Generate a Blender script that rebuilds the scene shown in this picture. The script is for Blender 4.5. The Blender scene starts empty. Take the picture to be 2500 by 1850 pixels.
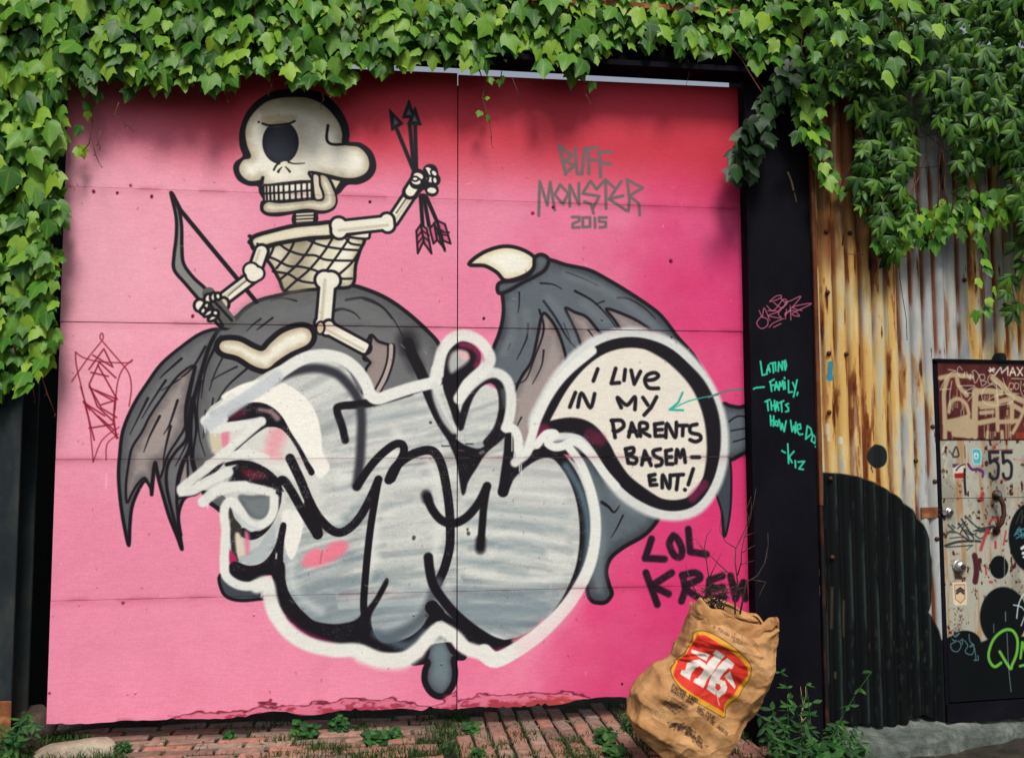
import bpy, bmesh, math, random
import numpy as np
from mathutils import Vector, Matrix, Euler
sc = bpy.context.scene
rnd = random.Random(11)
# ---------------------------------------------------------------- camera
F_PX, CAM_D, CAM_H = 2234.0, 4.2, 1.25
YAW, PIT, ROL = [math.radians(v) for v in (7.7045, 4.2554, -0.1563)]
fw = np.array([math.sin(YAW)*math.cos(PIT), math.cos(YAW)*math.cos(PIT), math.sin(PIT)])
r0 = np.array([math.cos(YAW), -math.sin(YAW), 0.0]); u0 = np.cross(r0, fw)
rt = r0*math.cos(ROL)+u0*math.sin(ROL); up = -r0*math.sin(ROL)+u0*math.cos(ROL)
CAM = np.array([0.0, -CAM_D, CAM_H])
cd = bpy.data.cameras.new('camera'); cam = bpy.data.objects.new('camera', cd); sc.collection.objects.link(cam)
cd.sensor_width = 36; cd.lens = F_PX/2500*36; cd.clip_end = 500; cd.clip_start = .05
cam.matrix_world = Matrix(((rt[0], up[0], -fw[0], CAM[0]), (rt[1], up[1], -fw[1], CAM[1]), (rt[2], up[2], -fw[2], CAM[2]), (0, 0, 0, 1)))
sc.camera = cam
# measuring helpers: where a sight line of the survey photo meets a real plane
def ray(x, y): return fw*F_PX+rt*(x-1250)-up*(y-925)
def on_y(x, y, Y=0.0):
    d = ray(x, y); return CAM+d*((Y+CAM_D)/d[1])
def on_z(x, y, Z=0.0):
    d = ray(x, y); return CAM+d*((Z-CAM_H)/d[2])
WA = math.radians(4.0); WP = np.array([2.03, -0.075, 0.0]); WU = np.array([math.cos(WA), math.sin(WA), 0.0]); WN = np.array([math.sin(WA), -math.cos(WA), 0.0])
def on_w(x, y, off=0.0):            # shed wall plane: returns (distance along wall, height)
    d = ray(x, y); p0 = WP+WN*off; t = np.dot(p0-CAM, WN)/np.dot(d, WN); p = CAM+d*t
    return float(np.dot(p-WP, WU)), float(p[2])
def wpt(s, z, off=0.0): return WP+WU*s+WN*off+np.array([0, 0, z])
# ---------------------------------------------------------------- light
SUN_EL, SUN_AZ = math.radians(53), math.radians(177)      # azimuth clockwise from +Y
w = bpy.data.worlds.new('World'); sc.world = w; w.use_nodes = True
nt = w.node_tree; bg = nt.nodes['Background']; sky = nt.nodes.new('ShaderNodeTexSky')
sky.sky_type = 'NISHITA'; sky.sun_disc = False; sky.sun_elevation = SUN_EL; sky.sun_rotation = SUN_AZ
sky.air_density = 1.0; sky.dust_density = 3.0; sky.ozone_density = .6
hs = nt.nodes.new('ShaderNodeHueSaturation'); hs.inputs['Saturation'].default_value = .45
nt.links.new(sky.outputs[0], hs.inputs['Color']); nt.links.new(hs.outputs[0], bg.inputs[0]); bg.inputs[1].default_value = .08
sd = bpy.data.lights.new('sun', 'SUN'); sun = bpy.data.objects.new('sun', sd); sc.collection.objects.link(sun)
sd.energy = 2.15; sd.angle = math.radians(16); sd.color = (1, .96, .88)
sdir = Vector((math.sin(SUN_AZ)*math.cos(SUN_EL), math.cos(SUN_AZ)*math.cos(SUN_EL), math.sin(SUN_EL)))
sun.rotation_euler = sdir.to_track_quat('Z', 'Y').to_euler()
sc.view_settings.view_transform = 'Standard'; sc.view_settings.look = 'None'; sc.view_settings.gamma = 1
sc.view_settings.use_curve_mapping = False; sc.view_settings.exposure = 0.58
sc.cycles.max_bounces = 6; sc.cycles.diffuse_bounces = 3; sc.cycles.transparent_max_bounces = 8
# ---------------------------------------------------------------- spray-paint rasteriser (numpy only)
def vnoise(h, w, cell_y, cell_x, seed):
    rg = np.random.default_rng(seed)
    gy, gx = int(h / cell_y) + 3, int(w / cell_x) + 3
    g = rg.random((gy, gx)).astype(np.float32)
    y = np.arange(h) / cell_y; x = np.arange(w) / cell_x
    yi = y.astype(int); xi = x.astype(int)
    fy = (y - yi).astype(np.float32); fx = (x - xi).astype(np.float32)
    fy = fy * fy * (3 - 2 * fy); fx = fx * fx * (3 - 2 * fx)
    a = g[yi][:, xi]; b = g[yi][:, xi + 1]; c = g[yi + 1][:, xi]; d = g[yi + 1][:, xi + 1]
    fx = fx[None, :]; fy = fy[:, None]
    return (a * (1 - fx) + b * fx) * (1 - fy) + (c * (1 - fx) + d * fx) * fy

def fbm(h, w, cy, cx, seed, octv=4):
    s = np.zeros((h, w), np.float32); amp = 1; tot = 0
    for i in range(octv):
        s += amp * vnoise(h, w, max(cy / 2**i, 1), max(cx / 2**i, 1), seed + i); tot += amp; amp *= .55
    return s / tot

def sst(e0, e1, x):
    t = np.clip((x - e0) / (e1 - e0), 0, 1); return t * t * (3 - 2 * t)

def catmull(P, closed, n=5):
    P = np.asarray(P, float); m = len(P)
    if m < 3: return P
    out = []
    rng_ = range(m) if closed else range(m - 1)
    t = np.linspace(0, 1, n, endpoint=False)[:, None]
    for i in rng_:
        if closed: p0, p1, p2, p3 = P[(i-1) % m], P[i], P[(i+1) % m], P[(i+2) % m]
        else: p0, p1, p2, p3 = P[max(i-1, 0)], P[i], P[i+1], P[min(i+2, m-1)]
        out.append(0.5*((2*p1)+(-p0+p2)*t+(2*p0-5*p1+4*p2-p3)*t*t+(-p0+3*p1-3*p2+p3)*t**3))
    r = np.concatenate(out)
    if not closed: r = np.vstack([r, P[-1]])
    return r

class Canvas:
    """paint layer over a real rectangle of wall: w x h metres, ppm pixels a metre"""
    def __init__(s, x0, z0, x1, z1, ppm, pix2wall, pxm, base=None):
        s.x0, s.z0, s.x1, s.z1, s.ppm = x0, z0, x1, z1, ppm
        s.W = int((x1-x0)*ppm); s.H = int((z1-z0)*ppm)
        s.rgb = np.zeros((s.H, s.W, 3), np.float32); s.a = np.zeros((s.H, s.W), np.float32)
        if base is not None: s.rgb[:] = np.array(base)/255; s.a[:] = 1
        s.p2w = pix2wall; s.k = ppm/pxm          # k: canvas px per traced px
        s.spk = np.random.default_rng(3).random((s.H, s.W)).astype(np.float32)
        s.cl = fbm(s.H, s.W, 14, 14, 77, 3)
        s.ox = s.oy = 0; s.sc = 1; s.fat = 1.22
    def tile(s, ox, oy, sc): s.ox, s.oy, s.sc = ox, oy, sc
    def m(s, P):
        o = []
        for p in P:
            x, z = s.p2w(s.ox + p[0]/s.sc, s.oy + p[1]/s.sc)
            o.append(((x-s.x0)*s.ppm, (s.z1-z)*s.ppm))
        return np.array(o)
    def box(s, P, pad):
        a = np.floor(P.min(0)-pad).astype(int); b = np.ceil(P.max(0)+pad).astype(int)+1
        x0, y0 = max(a[0], 0), max(a[1], 0); x1, y1 = min(b[0], s.W), min(b[1], s.H)
        return x0, y0, x1, y1
    def comp(s, bx, al, col):
        x0, y0, x1, y1 = bx
        c = np.asarray(col, np.float32)/255
        v = s.rgb[y0:y1, x0:x1]; va = s.a[y0:y1, x0:x1]
        na = al + va*(1-al)
        k = np.where(na > 1e-5, al/np.maximum(na, 1e-5), 0)[..., None]
        v[:] = v*(1-k) + c*k; va[:] = na
    def segd(s, P, bx, closed=False, R=None):
        x0, y0, x1, y1 = bx
        d = np.full((y1-y0, x1-x0), 1e6, np.float32)
        n = len(P) if closed else len(P)-1
        if len(P) == 1 or n == 0:
            Y, X = np.mgrid[y0:y1, x0:x1]
            return np.hypot(X-P[0][0], Y-P[0][1]) - (R[0] if R is not None else 0)
        for i in range(n):
            a = P[i]; b = P[(i+1) % len(P)]
            ra, rb = (R[i], R[(i+1) % len(P)]) if R is not None else (0, 0)
            pad = (max(ra, rb)+s._pad)
            u0 = max(int(min(a[0], b[0])-pad), x0); u1 = min(int(max(a[0], b[0])+pad)+2, x1)
            v0 = max(int(min(a[1], b[1])-pad), y0); v1 = min(int(max(a[1], b[1])+pad)+2, y1)
            if u1 <= u0 or v1 <= v0: continue
            X = np.arange(u0, u1, dtype=np.float32)[None, :]-a[0]; Y = np.arange(v0, v1, dtype=np.float32)[:, None]-a[1]
            dx, dy = b-a; L = dx*dx+dy*dy+1e-9
            t = np.clip((X*dx+Y*dy)/L, 0, 1)
            dd = np.sqrt((X-t*dx)**2+(Y-t*dy)**2) - (ra+(rb-ra)*t)
            q = d[v0-y0:v1-y0, u0-x0:u1-x0]; np.minimum(q, dd, out=q)
        return d
    def stroke(s, P, w, col, soft=1.3, a=1, sm=True, spk=0, fade=False, w2=None):
        R = None
        Q = s.m(P)
        ww = np.array([p[2] if len(p) > 2 else w for p in P], float)
        if w2 is not None: ww = np.linspace(w, w2, len(P))
        A = np.column_stack([Q, ww*s.k/s.sc/2*s.fat])
        if sm and len(P) > 2: A = catmull(A, False)
        Q, R = A[:, :2], np.maximum(A[:, 2], .3)
        soft = max(soft*s.k, .7); s._pad = soft+3
        bx = s.box(Q, R.max()+s._pad)
        if bx[2] <= bx[0] or bx[3] <= bx[1]: return
        d = s.segd(Q, bx, False, R)
        al = np.clip(.5-d/(2*soft), 0, 1) if soft < 2 else sst(soft, -soft, d)
        if spk:
            n = s.spk[bx[1]:bx[3], bx[0]:bx[2]]; c = s.cl[bx[1]:bx[3], bx[0]:bx[2]]
            al = al*(1-np.clip((n > 1-.4*spk*sst(.45, .7, c)), 0, 1)*.6)
        s.comp(bx, al*a, col)
    def inside(s, Q, bx):
        x0, y0, x1, y1 = bx
        X = np.arange(x0, x1, dtype=np.float32)[None, :]+.013; Y = np.arange(y0, y1, dtype=np.float32)[:, None]+.017
        ins = np.zeros((y1-y0, x1-x0), bool)
        for i in range(len(Q)):
            a = Q[i]; b = Q[(i+1) % len(Q)]
            v0 = max(int(min(a[1], b[1]))-1, y0); v1 = min(int(max(a[1], b[1]))+2, y1)
            if v1 <= v0: continue
            Yc = Y[v0-y0:v1-y0]
            c = (a[1] > Yc) != (b[1] > Yc)
            xc = (b[0]-a[0])*(Yc-a[1])/(b[1]-a[1]+1e-9)+a[0]
            ins[v0-y0:v1-y0] ^= (c & (X < xc))
        return ins
    def fill(s, P, col, line=None, lw=0, soft=1.2, a=1, sm=True, edge=None, ew=20, ea=.6, spk=0, wob=0):
        """filled shape; edge = airbrushed colour creeping in from the outline over ew traced px"""
        Q = s.m([p[:2] for p in P])
        if sm: Q = catmull(Q, True, 4)
        soft = max(soft*s.k, .7); lwc = lw*s.k/s.sc/2*s.fat
        ewc = ew*s.k/s.sc
        s._pad = max(soft, ewc if edge is not None else 0, lwc)+3
        bx = s.box(Q, lwc+soft+2)
        if bx[2] <= bx[0] or bx[3] <= bx[1]: return
        ins = s.inside(Q, bx); d = s.segd(Q, bx, True)
        sd = np.where(ins, -d, d)
        al = np.clip(.5-sd/(2*soft), 0, 1)
        if spk:
            n = s.spk[bx[1]:bx[3], bx[0]:bx[2]]; c = s.cl[bx[1]:bx[3], bx[0]:bx[2]]
            al = al*(1-np.clip((n > 1-.4*spk*sst(.45, .7, c)), 0, 1)*.6)
        s.comp(bx, al*a, col)
        if edge is not None:
            c = s.cl[bx[1]:bx[3], bx[0]:bx[2]]
            e = al*sst(-ewc, 0, sd+(c-.5)*ewc*.45)*ea
            s.comp(bx, e, edge)
        if line is not None:
            s.comp(bx, np.clip(.5-(d-lwc)/(2*soft), 0, 1), line)
    def ell(s, cx, cy, rx, ry, col, rot=0, **k):
        t = np.linspace(0, 2*np.pi, 14, endpoint=False); c, n = np.cos(rot), np.sin(rot)
        s.fill([(cx+rx*np.cos(q)*c-ry*np.sin(q)*n, cy+rx*np.cos(q)*n+ry*np.sin(q)*c) for q in t], col, **k)
    def bone(s, p, q, w, kp=1.5, kq=1.5, ol=14):
        p = np.array(p, float); q = np.array(q, float); u = (q-p)/np.linalg.norm(q-p); v = np.array([-u[1], u[0]])
        for o, c in ((ol*2, BLK), (0, CREAM)):
            s.stroke([p, q], w+o, c, sm=False)
            for e, kk in ((p, kp), (q, kq)):
                if kk:
                    for sg in (-1, 1): s.stroke([tuple(e+v*sg*w*.34)], w*kk*.62+o, c, sm=False)
        s.stroke([p+v*w*.3, q+v*w*.3], w*.25, (176, 166, 140), soft=6/s.sc, a=.55, sm=False)
    def image(s, name, alpha=True):
        im = bpy.data.images.new(name, s.W, s.H, alpha=True)
        px = np.empty((s.H, s.W, 4), np.float32)
        px[..., :3] = np.clip(s.rgb, 0, 1)[::-1]; px[..., 3] = np.clip(s.a, 0, 1)[::-1] if alpha else 1
        im.alpha_mode = 'CHANNEL_PACKED'
        im.pixels.foreach_set(px.ravel()); im.update(); im.pack()
        return im

BLK = (24, 20, 28); CREAM = (236, 232, 216)
TA = (500, 200, 2.7533); TB = (400, 400, 2.7533); TC = (200, 700, 2.065); TD = (1000, 500, 1.8356)
TE = (600, 1000, 2.2022); TF = (1480, 1200, 2.5415); TG = (1800, 200, 2.36); TH = (1950, 850, 3.0036)
TI = (1950, 1300, 3.0036); TJ = (1250, 300, 3.7217); TK = (0, 400, 2.7533); TM = (850, 750, 2.7533)
TN = (1800, 700, 3.304); TO = (2250, 850, 4.13); TP = (2250, 1200, 3.304); TQ = (1600, 1450, 4.13)
TR = (1250, 800, 3.304); TS = (400, 900, 2.7533)
def paint_gate():
    c = Canvas(-1.44, 0.06, 1.75, 3.04, 470, lambda x, y: tuple(on_y(x, y, 0)[[0, 2]]), 520, (230, 130, 162))
    H, W = c.H, c.W
    X = np.linspace(0, 1, W)[None, :]; Y = np.linspace(0, 1, H)[:, None]
    n1 = fbm(H, W, 160, 160, 5, 4); n2 = fbm(H, W, 40, 40, 15, 3)
    # pale rose on the left leaf, hotter pink towards the far right
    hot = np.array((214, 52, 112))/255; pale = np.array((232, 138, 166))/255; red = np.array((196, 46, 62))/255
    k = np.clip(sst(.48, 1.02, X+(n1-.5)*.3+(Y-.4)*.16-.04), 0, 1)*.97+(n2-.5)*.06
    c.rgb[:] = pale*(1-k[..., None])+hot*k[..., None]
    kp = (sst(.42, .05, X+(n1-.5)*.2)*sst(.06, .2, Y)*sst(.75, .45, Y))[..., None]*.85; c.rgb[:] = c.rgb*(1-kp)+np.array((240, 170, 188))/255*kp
    k2 = sst(.215, .09, Y+(n1-.5)*.04-.02*X)*sst(-.15, .35, X)*.88  # red band: shade under beam and ivy put into the paint colour
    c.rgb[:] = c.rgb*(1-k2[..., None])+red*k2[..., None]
    GR = (108, 109, 111); GR2 = (70, 74, 80); MEM = (158, 146, 142); SL = (94, 103, 110); SL2 = (54, 60, 67)
    # ---- left wing
    c.tile(*TC)
    c.fill([(690,215),(600,232),(500,300),(400,385),(330,480),(260,590),(205,720),(188,850),(183,960),(195,1100),(215,1220),(235,1300),(240,1200),(250,1110),(275,1040),(315,975),(345,1008),(350,1045),(358,960),(368,900),(385,970),(410,1060),(440,1160),(480,1260),(503,1320),(490,1230),(485,1150),(500,1090),(525,1055),(600,1000),(560,700),(600,450),(660,300)], GR, BLK, 13, edge=(66,68,74), ew=60, ea=.6)
    c.fill([(562,395),(480,450),(400,560),(340,650),(300,730),(250,810),(232,900),(220,1000),(225,1085),(250,1040),(280,990),(315,960),(345,1000),(360,900),(372,885),(392,960),(430,850),(480,770),(518,700),(520,600),(545,480)], MEM, BLK, 9, edge=(96,90,92), ew=55, ea=.75)
    c.fill([(528,860),(500,930),(482,1010),(480,1060),(500,1060),(530,1030)], MEM, BLK, 8, edge=(96,90,92), ew=20)
    c.stroke([(570,400),(545,520),(520,650),(525,760),(470,830),(430,900),(425,1000),(455,1140),(500,1310)], 12, BLK)
    c.stroke([(560,560),(535,700),(545,800),(500,900),(478,1000),(480,1130),(500,1250)], 22, BLK, w2=8)
    for l in ([(620,300),(560,400),(480,470),(400,520)], [(500,360),(420,430),(390,460)], [(560,690),(520,800),(470,900)], [(390,650),(340,750),(310,830)], [(480,570),(440,690),(410,740)], [(445,700),(415,830),(408,900)], [(330,560),(290,640),(240,740)], [(420,470),(360,560),(300,660)]):
        c.stroke(l, 10, BLK, w2=3)
    # ---- round body behind everything
    c.tile(200, 700, 2.065)
    body = [(690,215),(760,175),(820,110),(900,65),(1000,40),(1080,15),(1160,-5),(1260,0),(1340,-12),(1440,15),(1540,60),(1640,130),(1740,220),(1800,290),(1860,420),(1900,700),(1880,1300),(1700,1600),(1200,1500),(1000,1300),(800,1250),(700,1130),(640,1080),(600,1010),(560,900),(545,760),(555,600),(600,430),(640,300)]
    c.fill(body, GR, BLK, 16, edge=(66,68,72), ew=110, ea=.5)
    for l, w in (([(1330,65),(1420,55),(1500,90),(1560,150),(1620,250)],12), ([(1255,125),(1310,110),(1370,130),(1400,160)],14), ([(1420,60),(1510,100),(1560,160)],10),
                 ([(960,155),(900,200),(880,215)],8), ([(900,160),(860,190),(830,220)],8), ([(1080,70),(1010,55),(950,70)],8), ([(700,210),(800,130),(880,80)],16), ([(700,250),(660,320),(620,420),(600,560)],16),
                 ([(720,330),(670,430),(640,520)],7), ([(830,410),(740,490),(690,560),(650,640)],9), ([(600,470),(580,600),(590,750),(620,850)],8), ([(660,560),(640,700),(650,820)],6), ([(620,620),(610,760)],5), ([(780,400),(700,440),(650,470)],7), ([(560,560),(575,700),(560,850),(590,960)],14)):
        c.stroke(l, w, BLK, w2=3)
    c.stroke([(730,230),(860,120),(1000,90)], 70, (110,112,112), soft=14, a=.5)
    c.stroke([(1290,80),(1430,100),(1520,190)], 60, (108,110,110), soft=14, a=.5)
    # boomerang mouth
    c.tile(*TB)
    bm = [(372,1225),(400,1188),(500,1190),(600,1240),(665,1255),(720,1200),(800,1135),(900,1100),(965,1108),(990,1155),(960,1210),(850,1262),(760,1320),(690,1372),(600,1352),(500,1290),(400,1262)]
    c.fill(bm, CREAM, BLK, 60); c.fill(bm, CREAM, edge=(178,160,128), ew=50, ea=.7)
    # ---- chin and lower drips of the body
    c.tile(*TC)
    c.fill([(695,1450),(705,1530),(740,1565),(800,1578),(880,1572),(940,1556),(930,1470),(800,1440)], (66,72,80), BLK, 12)
    c.tile(*TD)
    c.fill([(740,1060),(860,1180),(960,1280),(1060,1360),(1120,1385),(1060,1470),(960,1530),(900,1580),(880,1640),(893,1700),(905,1740),(880,1775),(845,1780),(810,1765),(790,1700),(740,1400)], (92,104,110), BLK, 15, edge=SL2, ew=70, ea=.8)
    c.stroke([(860,1330),(890,1350),(915,1375),(940,1345)], 13, BLK, w2=4); c.stroke([(955,1390),(925,1450),(900,1490)], 7, BLK, w2=2)
    c.stroke([(900,1250),(960,1330),(1050,1380)], 40, (140,152,158), soft=12, a=.45)
    c.stroke([(820,1300),(850,1500),(850,1700)], 40, (132,146,152), soft=14, a=.5)
    # ---- right wing
    c.fill([(415,390),(440,360),(560,300),(610,245),(700,268),(800,290),(880,330),(980,390),(1070,450),(1130,500),(1200,590),(1270,670),(1320,760),(1370,870),(1410,980),(1430,1130),(1437,1240),(1432,1360),(1410,1480),(1398,1350),(1372,1290),(1200,1300),(900,1150),(560,1080),(440,1000),(400,800),(330,740),(370,650),(405,560),(420,470)], SL, BLK, 14, edge=SL2, ew=60, ea=.75)
    for P in ([(593,490),(570,600),(545,700),(500,770),(465,850),(450,930),(455,1010),(520,1080),(700,1000),(700,720),(695,660),(665,570),(625,505)], [(697,462),(740,480),(790,500),(830,545),(870,600),(900,680),(800,740),(770,640),(750,580),(722,520)], [(880,465),(960,490),(1040,530),(1090,575),(1150,700),(1000,700),(960,590),(920,520)]):
        c.fill(P, MEM, BLK, 11, edge=(104,98,98), ew=45, ea=.75)
    c.stroke([(620,600),(590,680),(560,760)], 40, (120,112,112), soft=10, a=.5)
    for l, w in (([(580,470),(600,560),(560,680),(520,780),(470,800)],9), ([(600,430),(650,500),(710,600),(760,660),(770,720)],10), ([(585,350),(640,355),(680,375)],7), ([(700,300),(780,330),(840,360)],7), ([(740,385),(820,430),(880,490),(940,570)],10),
                 ([(930,415),(980,420),(1050,460),(1100,510)],8), ([(490,390),(490,440),(485,480)],6), ([(530,530),(525,590),(505,640),(480,690)],8), ([(600,650),(590,720),(550,800)],7), ([(500,950),(480,990)],6), ([(690,530),(715,590),(720,620)],5), ([(800,560),(830,600),(840,620)],6), ([(870,430),(830,445)],6), ([(450,620),(440,650)],5)):
        c.stroke(l, w, BLK, w2=3)
    for l in ([(450,450),(460,560),(420,660)], [(620,420),(700,520),(740,620)], [(700,310),(860,370),(1000,460),(1150,600)], [(780,440),(880,530)], [(520,480),(530,560)]):
        c.stroke(l, 34, (114,122,128), soft=9, a=.55)
    c.fill([(265,265),(330,212),(420,185),(500,198),(562,240),(548,290),(500,322),(428,338),(390,302),(335,272)], (242,238,224), BLK, 14, edge=(200,180,130), ew=45, ea=.5)
    c.fill([(560,235),(592,222),(622,245),(605,290),(560,320),(500,350),(440,385),(400,395),(392,365),(410,345),(470,338),(530,315),(555,280)], (94,102,108), BLK, 14, edge=SL2, ew=30)
    # tail going off to the right
    c.fill([(1395,905),(1440,900),(1480,905),(1540,890),(1590,900),(1590,1100),(1500,1110),(1440,1140),(1400,1120)], SL, BLK, 14, edge=SL2, ew=50, ea=.7)
    c.fill([(1370,1240),(1415,1130),(1438,1160),(1440,1300),(1432,1400),(1411,1482),(1400,1380),(1372,1290)], (60,68,76), BLK, 8)
    c.stroke([(1430,970),(1470,945),(1520,950)], 6, BLK); c.stroke([(1440,1010),(1500,1000)], 5, BLK); c.stroke([(1450,1060),(1520,1040)], 5, BLK)
    # bottom drip
    c.tile(*TE)
    c.fill([(900,1355),(960,1330),(985,1250),(1060,1200),(1110,1290),(1170,1325),(1118,1335),(1124,1410),(1110,1480),(1060,1536),(1000,1520),(962,1460),(962,1400),(975,1350)], (98,110,116), BLK, 26, edge=SL2, ew=50, ea=.8)
    c.stroke([(1040,1300),(1050,1420)], 60, (112,132,140), soft=14, a=.7)

    # ================= skeleton =================
    c.fat = 1.38
    c.tile(*TB)   # bow and string
    c.fill([(45,192),(80,250),(100,300),(118,420),(120,560),(132,670),(200,765),(290,850),(450,1050),(385,1100),(250,930),(140,800),(68,712),(66,620),(82,480),(80,350)], (134,134,130), BLK, 15, edge=(84,84,86), ew=20)
    c.stroke([(55,205),(110,310),(300,540),(620,925)], 20, BLK, sm=False)
    c.tile(*TA)
    skull_out = [(236,340),(262,250),(312,168),(392,100),(490,60),(620,50),(740,65),(830,110),(900,180),(950,270),(966,350),(966,405),(1040,412),(1110,460),(1142,530),(1140,595),(1100,650),(1030,682),(955,687),(905,740),(882,758),(886,805),(860,855),(790,880),(700,872),(600,880),(500,897),(420,893),(378,862),(378,812),(395,790),(368,740),(358,697),(290,690),(225,655),(195,590),(207,540),(258,498),(238,430)]
    c.fill(skull_out, BLK)
    cr = [(262,340),(280,262),(330,190),(400,130),(490,100),(600,92),(700,100),(790,140),(860,205),(910,280),(930,350),(934,412),(1030,428),(1090,480),(1112,550),(1090,612),(1020,648),(930,650),(820,625),(700,605),(720,662),(640,668),(520,680),(395,692),(388,640),(370,665),(300,672),(250,645),(222,600),(225,555),(255,515),(300,500),(275,430)]
    c.fill(cr, (240,236,220), edge=(160,146,120), ew=80, ea=.7)
    c.stroke([(420,190),(600,150),(760,200),(840,290)], 50, (184,168,138), soft=14, a=.4)
    c.stroke([(640,300),(650,400),(620,500)], 50, (170,154,126), soft=20, a=.4)
    c.stroke([(480,620),(600,640),(700,560)], 90, (244,240,226), soft=20, a=.7)
    c.stroke([(760,480),(950,480)], 50, (240,236,220), soft=16, a=.7)
    c.ell(507, 405, 122, 145, (44,48,60), edge=BLK, ew=40)
    c.fill([(380,230),(400,290),(500,292),(600,262),(600,220)], (206,190,158), soft=5, a=.9)
    c.stroke([(385,278),(430,291),(500,287),(560,280),(602,262)], 10, BLK)
    c.fill([(458,600),(480,560),(530,532),(580,548),(600,620)], (236,230,210), soft=1)
    c.stroke([(462,590),(478,560),(500,545)], 9, BLK); c.stroke([(560,538),(600,548),(668,545)], 8, BLK, w2=4)
    c.stroke([(492,602),(500,588),(516,572)], 12, BLK, w2=4); c.stroke([(540,570),(556,585),(570,602)], 5, BLK, w2=10)
    c.fill(skull_out, BLK, BLK, 8, a=0); c.fill(cr, BLK, BLK, 12, a=0)
    c.stroke([(826,292),(817,370),(832,408),(880,420),(970,412)], 13, BLK)
    c.stroke([(385,665),(392,640)], 9, BLK); c.stroke([(360,268),(361,269)], 10, BLK)
    xs = [392,412,436,462,492,526,566,606,646,684,714]
    for i in range(10):
        a, b = xs[i]+6, xs[i+1]-6; f = i/9
        c.fill([(a, 697-22*f),(b, 695-22*f),(b, 742-22*f),(a, 744-22*f)], CREAM, edge=(170,160,136), ew=10)
        c.fill([(a+4, 757-20*f),(b+3, 755-20*f),(b+3, 796-14*f),(a+6, 800-14*f)], CREAM, edge=(170,160,136), ew=10)
    for i in range(11): c.stroke([(xs[i]+1,700-2.2*i),(xs[i]+2,745-2.2*i),(xs[i]+4,802-1.6*i)], 8, BLK, sm=False)
    for yy in (694, 750, 804): c.stroke([(388,yy),(540,yy-8),(720,yy-24)], 9, BLK, sm=False)
    c.fill([(394,850),(400,824),(430,808),(500,816),(620,806),(720,796),(790,800),(803,750),(782,690),(775,630),(818,642),(858,722),(876,775),(872,822),(838,852),(780,862),(680,850),(560,868),(450,876),(408,868)], CREAM, edge=(150,136,104), ew=45, ea=.7)
    c.fill([(724,620),(766,628),(772,690),(788,735),(796,775),(775,792),(738,784),(726,700)], (214,206,184), BLK, 9)
    c.fill([(836,644),(918,662),(878,728)], (214,204,178), BLK, 9, sm=False)
    # neck
    c.fill([(598,880),(742,880),(745,945),(600,965)], BLK)
    for i, y in enumerate((890, 912, 934, 953)): c.stroke([(618,y),(680,y-4),(728-4*i,y-6)], 9, (214,206,184)); 
    for y in (890, 915, 940): c.stroke([(744,y),(745,y)], 22, BLK)
    # ribcage
    rib = [(380,1130),(520,1080),(700,1050),(870,1040),(1062,1050),(1042,1130),(1012,1230),(990,1365),(860,1385),(700,1395),(545,1410),(500,1330),(450,1240),(405,1180)]
    c.fill(rib, (224,216,190), BLK, 16, edge=(150,138,110), ew=60, ea=.6)
    c.stroke([(640,1080),(620,1200),(600,1370)], 110, (120,108,88), soft=26, a=.55)
    c.stroke([(960,1080),(900,1230),(800,1300)], 60, (248,244,230), soft=18, a=.8)
    for l in ([(395,1165),(470,1190),(560,1235),(640,1240),(740,1265),(790,1295)], [(500,1088),(560,1130),(650,1160),(740,1165),(820,1195),(1012,1200)], [(690,1060),(760,1090),(840,1110),(950,1125),(1042,1130)], [(455,1272),(560,1290),(640,1335),(750,1350),(780,1330)], [(950,1055),(980,1085),(1040,1095)], [(870,1300),(920,1320),(985,1320)],
              [(462,1105),(445,1150),(420,1190)], [(600,1072),(560,1150),(480,1250)], [(740,1050),(680,1150),(600,1245),(505,1325)], [(862,1040),(800,1140),(700,1260),(600,1345),(540,1400)], [(965,1055),(900,1150),(820,1260),(780,1300)], [(1035,1140),(980,1220),(890,1300)]):
        c.stroke(l, 11, BLK)
    c.fill([(950,1030),(1010,1020),(1100,1003),(1106,1030),(1092,1052),(1000,1046)], CREAM, BLK, 12)
    c.fill([(308,1062),(340,1032),(450,1000),(600,965),(760,950),(850,945),(872,1010),(840,1040),(700,1050),(520,1078),(420,1102),(340,1124),(316,1100)], (228,220,196), BLK, 20, edge=(158,144,112), ew=35, ea=.7)
    c.ell(300, 1035, 14, 12, BLK); c.ell(296,1075,12,14,BLK); c.stroke([(352,1085),(353,1086)], 10, BLK)
    # far arm and arrows
    for a_, b_ in (((1290,320),(1405,600)), ((1376,290),(1404,590)), ((1412,290),(1420,590)), ((1448,760),(1462,960)), ((1468,760),(1505,965)), ((1484,765),(1560,940))):
        c.stroke([a_, b_], 19, BLK, sm=False)
    for t in ([(1240,185),(1330,280),(1255,325)], [(1370,122),(1412,238),(1328,240)], [(1412,168),(1452,288),(1362,282)]):
        c.fill(t, BLK, BLK, 6, sm=False)
    for t in ([(1272,240),(1300,275),(1268,292)], [(1370,180),(1388,222),(1352,220)], [(1408,222),(1426,264),(1392,264)]): c.fill(t, (96,98,98), sm=False, soft=2)
    for t in ([(1420,1000),(1450,958),(1472,1060),(1430,1150)], [(1450,958),(1490,985),(1522,1152),(1474,1085)], [(1510,985),(1540,950),(1560,1060),(1535,1085)], [(1540,945),(1612,1120),(1560,1060)], [(1560,930),(1612,955),(1650,1085),(1600,1065)], [(1560,930),(1580,1060),(1612,1135)]):
        c.fill(t, (208,92,130), BLK, 10, sm=False)
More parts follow.
